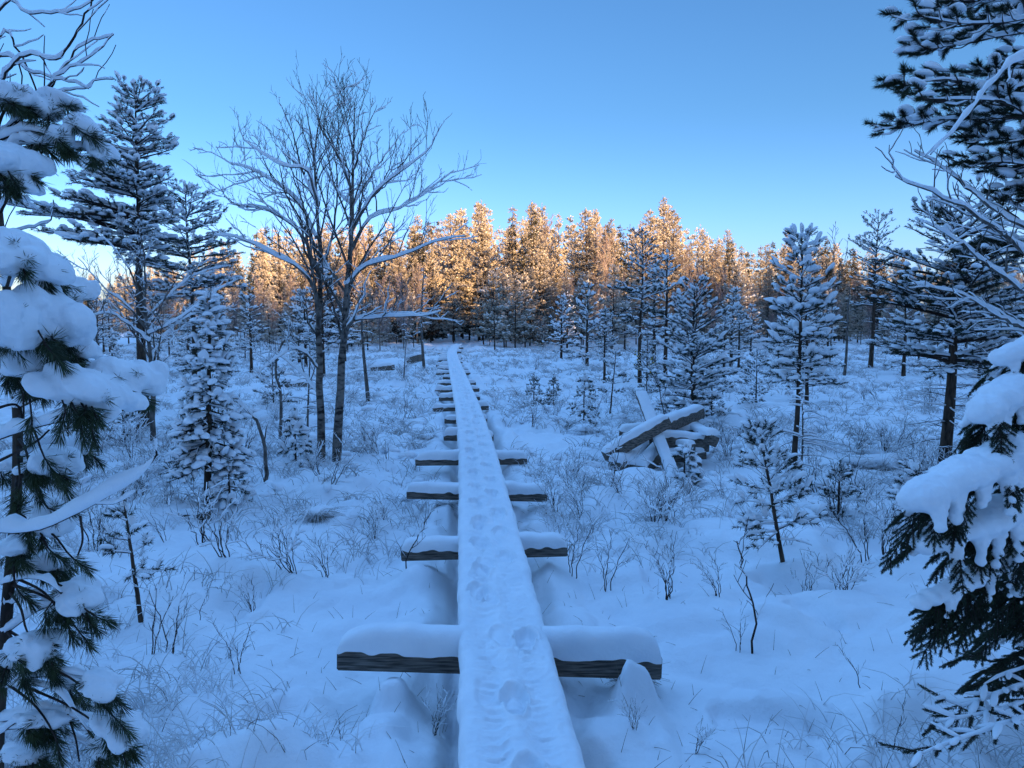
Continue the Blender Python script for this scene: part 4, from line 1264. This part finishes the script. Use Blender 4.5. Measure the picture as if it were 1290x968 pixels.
    # free tufts on the lower twigs
    for (px, py, Y, dx, dz) in ((60, 690, 1.95, .6, -.7), (88, 700, 1.95, .8, -.6), (40, 600, 1.9, .3, -.9), (25, 610, 1.9, -.2, -.9), (55, 575, 1.85, .4, -.8), (80, 780, 1.9, .6, -.8), (95, 790, 1.9, .5, -.9), (110, 770, 1.9, .8, -.5), (62, 850, 1.9, .4, -.9), (30, 850, 1.9, .2, -.9), (140, 900, 1.8, .6, -.7), (150, 940, 1.8, .5, -.8), (70, 930, 1.85, .2, -1), (20, 740, 1.9, .5, -.7), (40, 520, 1.7, -.2, -.9), (98, 520, 1.65, .1, -1), (82, 512, 1.66, -.1, -1), (112, 522, 1.65, .2, -1), (55, 430, 1.65, .4, -.7), (60, 640, 1.95, .9, -.2), (20, 650, 1.9, .4, .6), (36, 800, 1.9, .8, -.4)):
        p = np.array(at(px, py, Y)) - base; dr = nrm(np.array([dx, rs.uniform(-.4, .2), dz])) * .06
        needles(gc, p, dr, 170, .044, .0017, 0, 18, 66, along=1.0, droop=.1, rs=rs, quad=True)
        zq = float(np.clip(p[2] + .08, tp[:, 2].min() + .1, tp[:, 2].max() - .02)); q0 = np.array([np.interp(zq, tp[:, 2], tp[:, 0]), np.interp(zq, tp[:, 2], tp[:, 1]), zq])
        tubes(gc, resample([q0, q0 * .35 + p * .65 + [0, 0, .03], p, p + dr], 12), np.linspace(.0045, .0016, 12), 5, 1)
    obj('trunk', gt, [M['bark']], t)
    obj('crown', gc, [M['needle_near'], M['twig']], t)
    sn = remeshed(gs, .0055, 4, .0050, .026)
    sn.materials.append(M['snow'])
    so = obj('snow', sn, None, t)
    obj('branch_snow', gsm, [M['snow']], t)


close_pine()
# bare birch twigs reaching in at the top on the same side
birch_px('birch_tree', [
    ([(-70, 1020), (-95, 700), (-105, 430), (-100, 250), (-90, 120), (-80, 20)], .03, .012),
    ([(-100, 160), (-20, 120, 0), (30, 70, -.05), (75, 72, -.1), (112, 12, -.1), (118, -10, -.1)], .008, .002),
    ([(-95, 170), (0, 10, .1), (40, 18, .1), (90, 14, .1), (118, 0, .1)], .007, .002),
    ([(-100, 230), (-10, 180, .1), (50, 128, .1), (98, 62, .1), (143, 44, .1)], .008, .0018),
    ([(-100, 240), (0, 215, 0), (55, 118, 0), (80, 90, 0), (120, 68, 0), (143, 43, 0)], .007, .0018),
    ([(-100, 210), (-10, 75, 0), (40, 90, 0), (85, 102, 0), (112, 112, 0)], .008, .002),
    ([(-100, 260), (0, 182, .2), (60, 192, .2), (112, 199, .2)], .007, .002),
    ([(-100, 280), (0, 240, .1), (25, 252, .1), (48, 265, .1)], .006, .002),
    ([(-100, 320), (-10, 300, -.1), (35, 287, -.1), (60, 280, -.1), (68, 265, -.1)], .005, .0018),
    ([(-100, 220), (10, 160, .1), (70, 118, .1), (110, 110, .1), (122, 100, .1), (142, 100, .1)], .007, .002),
    ([(-90, 200), (0, 45, .2), (20, 60, .2), (45, 110, .2), (60, 190, .2)], .005, .002)],
    2.25, 81, 'bare dark birch twigs reaching into the sky above the snow laden pine', nsub=(9, 4), depth=1, upward=.3, twig_len=.13, r_tip=.0011, snow=.0035, bark='twig', start=.9, jit=.0022, KM=34)


# ------------------------------------------------------------------ the big spruce close on the other side
def close_spruce():
    rs = np.random.default_rng(88)
    base = np.array(at(1345, 800, 2.9)); base[2] = gz(base[0], base[1])
    t = thing('spruce_tree', tuple(base), 'big dark close up spruce with thick slabs of snow on drooping boughs', 'tree')
    gt, gc, gs, gsm = Geo(), Geo(), Geo(), Geo()
    top = 3.0
    tp = np.stack([np.zeros(14), np.zeros(14), np.linspace(-.2, top, 14)], 1)
    tubes(gt, tp, np.linspace(.055, .012, 14), 10)

    def shoot(p, d, L, n=None, nl=.013):
        d = nrm(d); P = resample([p, p + d * L * .5, p + d * L + [0, 0, -.10 * L]], 5)
        tubes(gc, P, np.linspace(.0024, .0012, 5), 5, 1)
        needles(gc, p, P[-1] - p, n or int(L * 2400), nl, .0019, 0, 30, 68, along=1.03, droop=.03, rs=rs, quad=True)

    def spray(p, d, L):
        """a drooping flat spray: axis with side shoots to both sides"""
        d = nrm(d); sd_ = nrm(np.cross(d, [0, 0, 1.0]) + rs.normal(0, .15, 3))
        P = resample([p, p + d * L * .5 + [0, 0, .01], p + d * L + [0, 0, -.22 * L]], 9)
        tubes(gc, P, np.linspace(.004, .0015, 9), 5, 1)
        for i in range(1, 9):
            dd = nrm(P[i] - P[i - 1])
            needles(gc, P[i - 1], P[i] - P[i - 1], int(L * 260), .013, .0019, 0, 30, 68, along=1.05, droop=.03, rs=rs, quad=True)
            for sg in (-1, 1):
                if rs.random() < .9:
                    shoot(P[i], dd * .75 + sd_ * sg * rs.uniform(.5, .8) + [0, 0, rs.uniform(-.3, .05)], L * (.42 - .03 * i) * rs.uniform(.7, 1.1) + .015)
        shoot(P[-1], P[-1] - P[-2], .05)

    boughs = [  # pixel polyline (with depth), snow half height px, fingers, needles below
        ([(1345, 480, 2.9), (1300, 493, 2.7), (1262, 510, 2.6), (1236, 530, 2.55)], 17, 5, 1.0),
        ([(1345, 430, 2.9), (1300, 445, 2.75), (1262, 458, 2.7)], 12, 3, .8),
        ([(1345, 560, 2.9), (1290, 575, 2.6), (1235, 600, 2.5), (1195, 618, 2.45), (1156, 640, 2.4)], 20, 8, 1.2),
        ([(1345, 640, 2.9), (1285, 645, 2.6), (1240, 668, 2.5), (1200, 680, 2.45), (1165, 694, 2.42)], 17, 7, 1.2),
        ([(1345, 668, 2.9), (1290, 690, 2.6), (1250, 718, 2.5), (1205, 745, 2.42), (1160, 764, 2.4)], 12, 5, 1.9),
        ([(1350, 700, 2.9), (1310, 720, 2.7), (1280, 750, 2.6)], 9, 3, 1.7),
        ([(1350, 760, 2.9), (1315, 790, 2.7), (1290, 812, 2.6)], 9, 2, 1.3)]
    for pl, sh, nf, nd in boughs:
        P = resample([np.array(at(*p)) - base for p in pl], 26)
        tubes(gc, P, np.linspace(.012, .003, 26), 7, 1)
        k = pl[-1][2] / FPX
        V, F = ico(3)
        side = np.array([.25, -1, 0]) / 1.03
        for i in range(3, 26):
            f = i / 25
            r = sh * k * (1.5 - .55 * f) * rs.uniform(.85, 1.15)
            gs.add(P[i] + [0, 0, r * .6] + V * np.array([r * 1.2, r * 2.1 * (1.1 - .4 * f), r * .9]), F)
        for q in range(nf):
            f = .18 + .8 * (q + rs.random() * .6) / nf
            i = min(int(f * 25), 24)
            for sg in (1, -1):
                out = nrm(side * sg * rs.uniform(.5, 1) + np.array([-.8, 0, 0]) * rs.uniform(.5, 1.1)) + np.array([0, 0, rs.uniform(-.55, -.2)])
                L = .17 * (1.15 - .6 * f) * rs.uniform(.7, 1.2)
                for c in range(7):
                    r = sh * k * .85 * (1 - .085 * c) * rs.uniform(.85, 1.1)
                    d = out * L * c / 6 + np.array([0, 0, -.45 * L * (c / 6) ** 2])
                    gs.add(P[i] + d + [0, 0, r * .5] + V * np.array([r, r, r * .85]), F)
                for _ in range(1):
                    spray(P[i] + out * L * rs.uniform(.1, .5) + rs.normal(0, .01, 3) + [0, 0, -.02], out + rs.normal(0, .3, 3) * [1, 1, .3] + [0, 0, -.35], rs.uniform(.08, .13) * (.7 + .3 * nd))
        for _ in range(int(7 * nd)):
            i = rs.integers(3, 24)
            spray(P[i] + [0, 0, -.02], nrm(P[i + 1] - P[i]) * .6 + np.array([-.2, rs.uniform(-1, .5), -.5]), rs.uniform(.12, .22))
    # darker inner boughs filling the crown behind
    for i in range(46):
        z = rs.uniform(.35, 1.75); az = rs.uniform(pi * .45, pi * 1.0); L = rs.uniform(.10, .25)
        p = np.array([cos(az) * L, sin(az) * L, z - .25 * L])
        P = resample([[0, 0, z], p * [.5, .5, 1] + [0, 0, .05], p], 6); tubes(gc, P, np.linspace(.007, .002, 6), 5, 1)
        spray(p, np.array([cos(az), sin(az), -.35]) + rs.normal(0, .25, 3), rs.uniform(.12, .19))
        spray(P[3], np.array([cos(az + .8), sin(az + .8), -.3]), rs.uniform(.12, .2))
        if i % 3 == 0:
            snow_strips(gsm, P, np.linspace(.007, .002, 6), .016, rs=rs)
    # thin frosted boughs low down
    for pl in ([(1345, 830, 2.9), (1290, 842, 2.5), (1240, 862, 2.4), (1240, 880, 2.4)], [(1345, 860, 2.8), (1290, 885, 2.4), (1235, 900, 2.3), (1180, 910, 2.25)], [(1340, 900, 2.8), (1290, 905, 2.3), (1230, 925, 2.2), (1160, 950, 2.1)], [(1340, 850, 2.8), (1270, 870, 2.4), (1215, 890, 2.35), (1190, 882, 2.35)]):
        P = resample([np.array(at(*p)) - base for p in pl], 16)
        tubes(gc, P, np.linspace(.007, .002, 16), 6, 1); snow_strips(gsm, P, np.linspace(.007, .002, 16), .007, sides=8, rs=rs)
        for i in range(3, 16):
            for sg in (-1, 1):
                if rs.random() < .75:
                    d = nrm(P[i] - P[i - 1]) * rs.uniform(.5, 1) + np.array([0, sg * rs.uniform(.3, .8), rs.uniform(-.25, .2)])
                    L = rs.uniform(.05, .12)
                    shoot(P[i], d, L)
                    if rs.random() < .6:
                        m_ = P[i] + nrm(d) * L * .5
                        lumps(gsm, m_ + [0, 0, .008], d, L * .5, .010, .008, 2, rs=rs, noise=.3, tilt=1.0)
    obj('trunk', gt, [M['bark']], t)
    obj('crown', gc, [M['needle_spruce'], M['twig']], t)
    sn = remeshed(gs, .0065, 5, .0040, .03); sn.materials.append(M['snow'])
    obj('snow', sn, None, t)
    obj('branch_snow', gsm, [M['snow']], t)


close_spruce()


# ------------------------------------------------------------------ pine boughs and birch branches overhanging high on that side
def high_pine():
    rs = np.random.default_rng(99)
    base = np.array(at(1400, 700, 4.6)); base[2] = gz(base[0], base[1])
    t = thing('pine_tree', tuple(base), 'tall pine whose dark tufted boughs hang in from the sky edge above the big spruce', 'tree')
    gt, gc, gs = Geo(), Geo(), Geo()
    tp = np.stack([.05 * np.sin(np.linspace(0, 3, 14)), np.zeros(14), np.linspace(-.2, 4.9, 14)], 1)
    tubes(gt, tp, np.linspace(.075, .03, 14), 10)
    TC, TD = [], []
    for pl in ([(1400, -30, 4.6), (1330, 10, 4.4), (1280, 25, 4.3), (1220, 30, 4.2), (1165, 22, 4.2)], [(1400, 30, 4.6), (1330, 35, 4.7), (1260, 45, 4.8), (1210, 55, 4.9), (1170, 62, 4.9)],
               [(1400, 120, 4.6), (1330, 110, 4.3), (1260, 108, 4.2), (1190, 100, 4.1), (1140, 108, 4.1)], [(1400, 130, 4.6), (1330, 140, 4.6), (1260, 148, 4.7), (1190, 150, 4.8), (1135, 160, 4.8)],
               [(1400, 150, 4.6), (1330, 160, 4.2), (1270, 130, 4.1), (1230, 125, 4.0), (1170, 125, 4.0)], [(1400, 230, 4.6), (1330, 215, 4.5), (1280, 205, 4.4), (1235, 205, 4.4)],
               [(1400, 70, 4.6), (1340, 70, 4.9), (1290, 85, 5.1), (1240, 92, 5.2)], [(1400, -60, 4.6), (1320, -20, 4.6), (1260, -5, 4.6), (1200, 2, 4.6)],
               [(1400, 270, 4.6), (1340, 250, 4.6), (1290, 240, 4.5)], [(1400, 110, 4.6), (1345, 95, 5.0), (1300, 120, 5.3), (1250, 130, 5.4)],
               [(1400, 330, 4.6), (1340, 320, 4.6), (1290, 315, 4.5), (1245, 318, 4.5)], [(1400, 180, 4.6), (1340, 172, 4.8), (1290, 175, 4.9), (1230, 172, 4.9)]):
        P = resample([np.array(at(*p)) - base for p in pl], 16)
        tubes(gc, P, np.linspace(.018, .004, 16), 6, 1); snow_strips(gs, P, np.linspace(.018, .004, 16), .008, rs=rs)
        for i in range(5, 16):
            for sg in (1, -1, 1):
                if rs.random() < .12:
                    continue
                d0 = nrm(P[i] - P[i - 1])
                d = nrm(d0 * rs.uniform(.4, 1.1) + np.array([0, sg * rs.uniform(.3, 1), rs.uniform(-.25, .45)]))
                L = rs.uniform(.07, .26) * (1.25 - .6 * i / 16)
                q = resample([P[i], P[i] + d * L * .5 + [0, 0, -.01], P[i] + d * L + [0, 0, .02]], 5)
                tubes(gc, q, np.linspace(.005, .0025, 5), 5, 1); snow_strips(gs, q, np.linspace(.005, .0025, 5), .005, rs=rs, prob=.5)
                TC.append(q[-1] - d * .03); TD.append(nrm(d + [0, 0, .2]) * .07)
                if L > .14:
                    TC.append(q[2]); TD.append(nrm(d + rs.normal(0, .5, 3)) * .06)
        TC.append(P[-1] - nrm(P[-1] - P[-2]) * .03); TD.append(nrm(P[-1] - P[-2]) * .08)
    TC = np.array(TC); TD = np.array(TD)
    needles(gc, TC, TD, 150, .046, .0034, 0, 15, 78, along=1.0, droop=.0, rs=rs)
    k = rs.random(len(TC)) < .5
    s = rs.uniform(.6, 1.3, k.sum())
    lumps(gs, TC[k] + TD[k] * .5 + np.array([0, 0, .022]), TD[k], .055 * s, .036 * s, .026 * s, 2, rs=rs, flat=.3, noise=.28)
    obj('trunk', gt, [M['bark']], t); obj('crown', gc, [M['needle'], M['twig']], t); obj('snow', gs, [M['snow']], t)


high_pine()
birch_px('birch_tree', [
    ([(1420, 760), (1415, 500), (1405, 330), (1390, 180), (1375, 60)], .06, .02),
    ([(1400, 390), (1330, 355, -.2), (1270, 300, -.4), (1215, 262, -.6), (1155, 235, -.7), (1128, 222, -.7)], .022, .004),
    ([(1400, 420), (1330, 395, -.2), (1260, 345, -.4), (1200, 300, -.5), (1165, 280, -.5)], .022, .004),
    ([(1400, 330), (1320, 300, .2), (1260, 268, .3), (1210, 230, .3), (1180, 205, .3), (1152, 190, .3)], .02, .004),
    ([(1400, 350), (1330, 290, .3), (1260, 252, .5), (1225, 262, .5)], .016, .004),
    ([(1400, 440), (1320, 420, 0), (1260, 400, -.2), (1215, 372, -.3), (1150, 358, -.3)], .018, .004),
    ([(1400, 470), (1310, 440, .3), (1255, 395, .5), (1220, 368, .6)], .016, .004)],
    4.2, 82, 'bare birch whose snow lined branches reach in below the dark pine boughs', nsub=(8, 5, 3), depth=2, upward=.45, twig_len=.24, r_tip=.0016, snow=.007, start=.95, jit=.004, KM=28)
birch_px('willow_tree', [
    ([(1440, 560), (1425, 300), (1400, 150), (1380, 40)], .04, .015),
    ([(1385, 40), (1320, 60, -.1), (1275, 80, -.2), (1248, 105, -.2), (1225, 135, -.25), (1200, 165, -.3), (1172, 195, -.3)], .012, .003)],
    3.4, 83, 'single thick snow coated branch slanting down across the dark pine boughs', nsub=(5, 3), depth=1, upward=-.4, twig_len=.12, r_tip=.0014, snow=.013, start=.98, cat='bare tree', jit=.003, KM=30)
birch_px('willow_tree', [
    ([(1290, 1060), (1310, 500), (1300, 50), (1250, -160)], .03, .01),
    ([(1255, -150), (1200, -60, 0), (1150, -8, 0), (1112, 16, 0), (1090, 32, 0)], .007, .0016),
    ([(1255, -150), (1180, -70, .1), (1130, -12, .1), (1094, 27, .1)], .005, .0014)],
    2.6, 84, 'pair of thin dark twig tips hanging in from the top of the sky', nsub=(3, 2), depth=1, upward=-.2, twig_len=.05, r_tip=.001, snow=.004, start=.98, cat='bare tree') if False else None

# ------------------------------------------------------------------ unseen woods behind the viewpoint, placed and shaped to keep the bog in shade
SUN_AZ = R(140)                # from the viewing direction towards the right: the sun is low behind the viewer
SUN_EL = R(7.0)
sd = np.array([sin(SUN_AZ), cos(SUN_AZ), 0.0])        # horizontal direction to the sun
td_ = np.array([sd[1], -sd[0], 0.0])
g = Geo()
D0 = 60.0


def wood_top(u):  # treetop heights chosen by where their shade should end
    return float(np.interp(u, [-120, -60, -45, -30, -18, -12, -7, 60], [18.8, 18.7, 18.8, 18.8, 19.2, 22, 26, 26]))


rw = random.Random(5)
for row in range(4):
    u = -115.0 + row * .7
    while u < 60:
        p = sd * (D0 + row * 2.2 + rw.uniform(-.6, .6)) + td_ * u
        H = wood_top(u) * rw.uniform(.90, 1.03) * (1 if row < 3 else .93)
        Rb = rw.uniform(1.4, 2.1) * max(1.0, (H / 15) ** 1.3)
        n = 9
        for k in range(7):
            z0 = H * (.02 + .125 * k); z1 = min(z0 + H * .27, H)
            rr_ = Rb * (1 - .12 * k)
            a = np.arange(n) * 2 * pi / n + rw.random()
            ra = rr_ * np.array([rw.uniform(.7, 1.1) for _ in range(n)])
            V = np.vstack([np.stack([p[0] + ra * np.cos(a), p[1] + ra * np.sin(a), np.full(n, z0)], 1), [[p[0], p[1], z1]]])
            g.add(V, [[i, (i + 1) % n, n] for i in range(n)], 0, False)
        u += rw.uniform(1.6, 2.5)
woods = obj('woods', g, [M['dark']])
tag(woods, 'unseen dark conifer woods placed on the sunward side to shade the bog', 'woods', kind='stuff')

# ------------------------------------------------------------------ light
sun_d = bpy.data.lights.new('sun', 'SUN'); sun_d.energy = 5.0; sun_d.angle = R(.5); sun_d.color = (1.0, .60, .25)
sun = bpy.data.objects.new('sun', sun_d); COL.objects.link(sun)
from mathutils import Vector
to_sun = Vector((sd[0] * cos(SUN_EL), sd[1] * cos(SUN_EL), sin(SUN_EL)))
sun.rotation_euler = to_sun.to_track_quat('Z', 'Y').to_euler()

w = bpy.data.worlds.new('World'); scene.world = w; w.use_nodes = True
nt = w.node_tree
bg = nt.nodes['Background']
sky = nt.nodes.new('ShaderNodeTexSky'); sky.sky_type = 'NISHITA'; sky.sun_disc = False
sky.sun_elevation = SUN_EL
sky.sun_rotation = math.atan2(sd[0], sd[1])
sky.altitude = 100; sky.air_density = 1.0; sky.dust_density = 1.0; sky.ozone_density = 3.8
tcw = nt.nodes.new('ShaderNodeTexCoord'); sp = nt.nodes.new('ShaderNodeSeparateXYZ')
nt.links.new(tcw.outputs['Generated'], sp.inputs[0])


def wmath(op, a, b):
    n = nt.nodes.new('ShaderNodeMath'); n.operation = op
    for i, v in enumerate((a, b)):
        if hasattr(v, 'is_linked'):
            nt.links.new(v, n.inputs[i])
        else:
            n.inputs[i].default_value = v
    return n.outputs[0]


# the high sky is brighter than the sky near the horizon, and brightest opposite the sun
bo = nt.nodes.new('ShaderNodeMapRange'); bo.interpolation_type = 'SMOOTHSTEP'
bo.inputs['From Min'].default_value = .44; bo.inputs['From Max'].default_value = .86
nt.links.new(sp.outputs['Z'], bo.inputs['Value'])
dirn = wmath('ADD', wmath('MULTIPLY', sp.outputs['X'], -.55), wmath('MULTIPLY', sp.outputs['Y'], .95))
dirn = wmath('MAXIMUM', wmath('ADD', dirn, .50), .06)
boost = wmath('MULTIPLY', wmath('MULTIPLY', bo.outputs[0], dirn), .90)
hz_ = nt.nodes.new('ShaderNodeMapRange'); hz_.interpolation_type = 'SMOOTHSTEP'
hz_.inputs['From Min'].default_value = .26; hz_.inputs['From Max'].default_value = 0.0
nt.links.new(sp.outputs['Z'], hz_.inputs['Value'])
fac = wmath('ADD', wmath('ADD', boost, .158), wmath('MULTIPLY', hz_.outputs[0], .062))
gl1 = nt.nodes.new('ShaderNodeMapRange'); gl1.interpolation_type = 'SMOOTHSTEP'
gl1.inputs['From Min'].default_value = .17; gl1.inputs['From Max'].default_value = .01
nt.links.new(sp.outputs['Z'], gl1.inputs['Value'])
gl2 = nt.nodes.new('ShaderNodeMapRange'); gl2.interpolation_type = 'SMOOTHSTEP'
gl2.inputs['From Min'].default_value = -.05; gl2.inputs['From Max'].default_value = -.62
nt.links.new(sp.outputs['X'], gl2.inputs['Value'])
fac = wmath('MULTIPLY', fac, wmath('ADD', wmath('MULTIPLY', wmath('MAXIMUM', sp.outputs['X'], 0.0), .24), 1.0))
glow = wmath('MULTIPLY', wmath('MULTIPLY', gl1.outputs[0], gl2.outputs[0]), .045)   # the warm twilight belt
tint = nt.nodes.new('ShaderNodeCombineXYZ')
nt.links.new(wmath('ADD', wmath('MULTIPLY', fac, .84), wmath('ADD', wmath('MULTIPLY', boost, .26), wmath('ADD', wmath('MULTIPLY', hz_.outputs[0], .03), glow))), tint.inputs[0])
nt.links.new(wmath('ADD', wmath('MULTIPLY', fac, .97), wmath('MULTIPLY', glow, .55)), tint.inputs[1])
nt.links.new(wmath('ADD', wmath('MULTIPLY', fac, 1.10), wmath('ADD', wmath('MULTIPLY', hz_.outputs[0], .10), wmath('ADD', wmath('MULTIPLY', boost, -.22), wmath('MULTIPLY', glow, -.9)))), tint.inputs[2])
mxw = nt.nodes.new('ShaderNodeVectorMath'); mxw.operation = 'MULTIPLY'
nt.links.new(sky.outputs[0], mxw.inputs[0]); nt.links.new(tint.outputs[0], mxw.inputs[1])
sc4 = nt.nodes.new('ShaderNodeVectorMath'); sc4.operation = 'SCALE'; sc4.inputs['Scale'].default_value = 4.0
nt.links.new(mxw.outputs[0], sc4.inputs[0])
nt.links.new(sc4.outputs[0], bg.inputs['Color'])
bg.inputs['Strength'].default_value = .15

scene.view_settings.view_transform = 'Standard'
scene.view_settings.look = 'None'
scene.view_settings.exposure = 1.62
scene.view_settings.gamma = 1.0
scene.render.engine = 'CYCLES'
scene.cycles.use_denoising = True
scene.cycles.max_bounces = 6
scene.cycles.diffuse_bounces = 3
scene.cycles.use_adaptive_sampling = True
scene.cycles.adaptive_threshold = .02
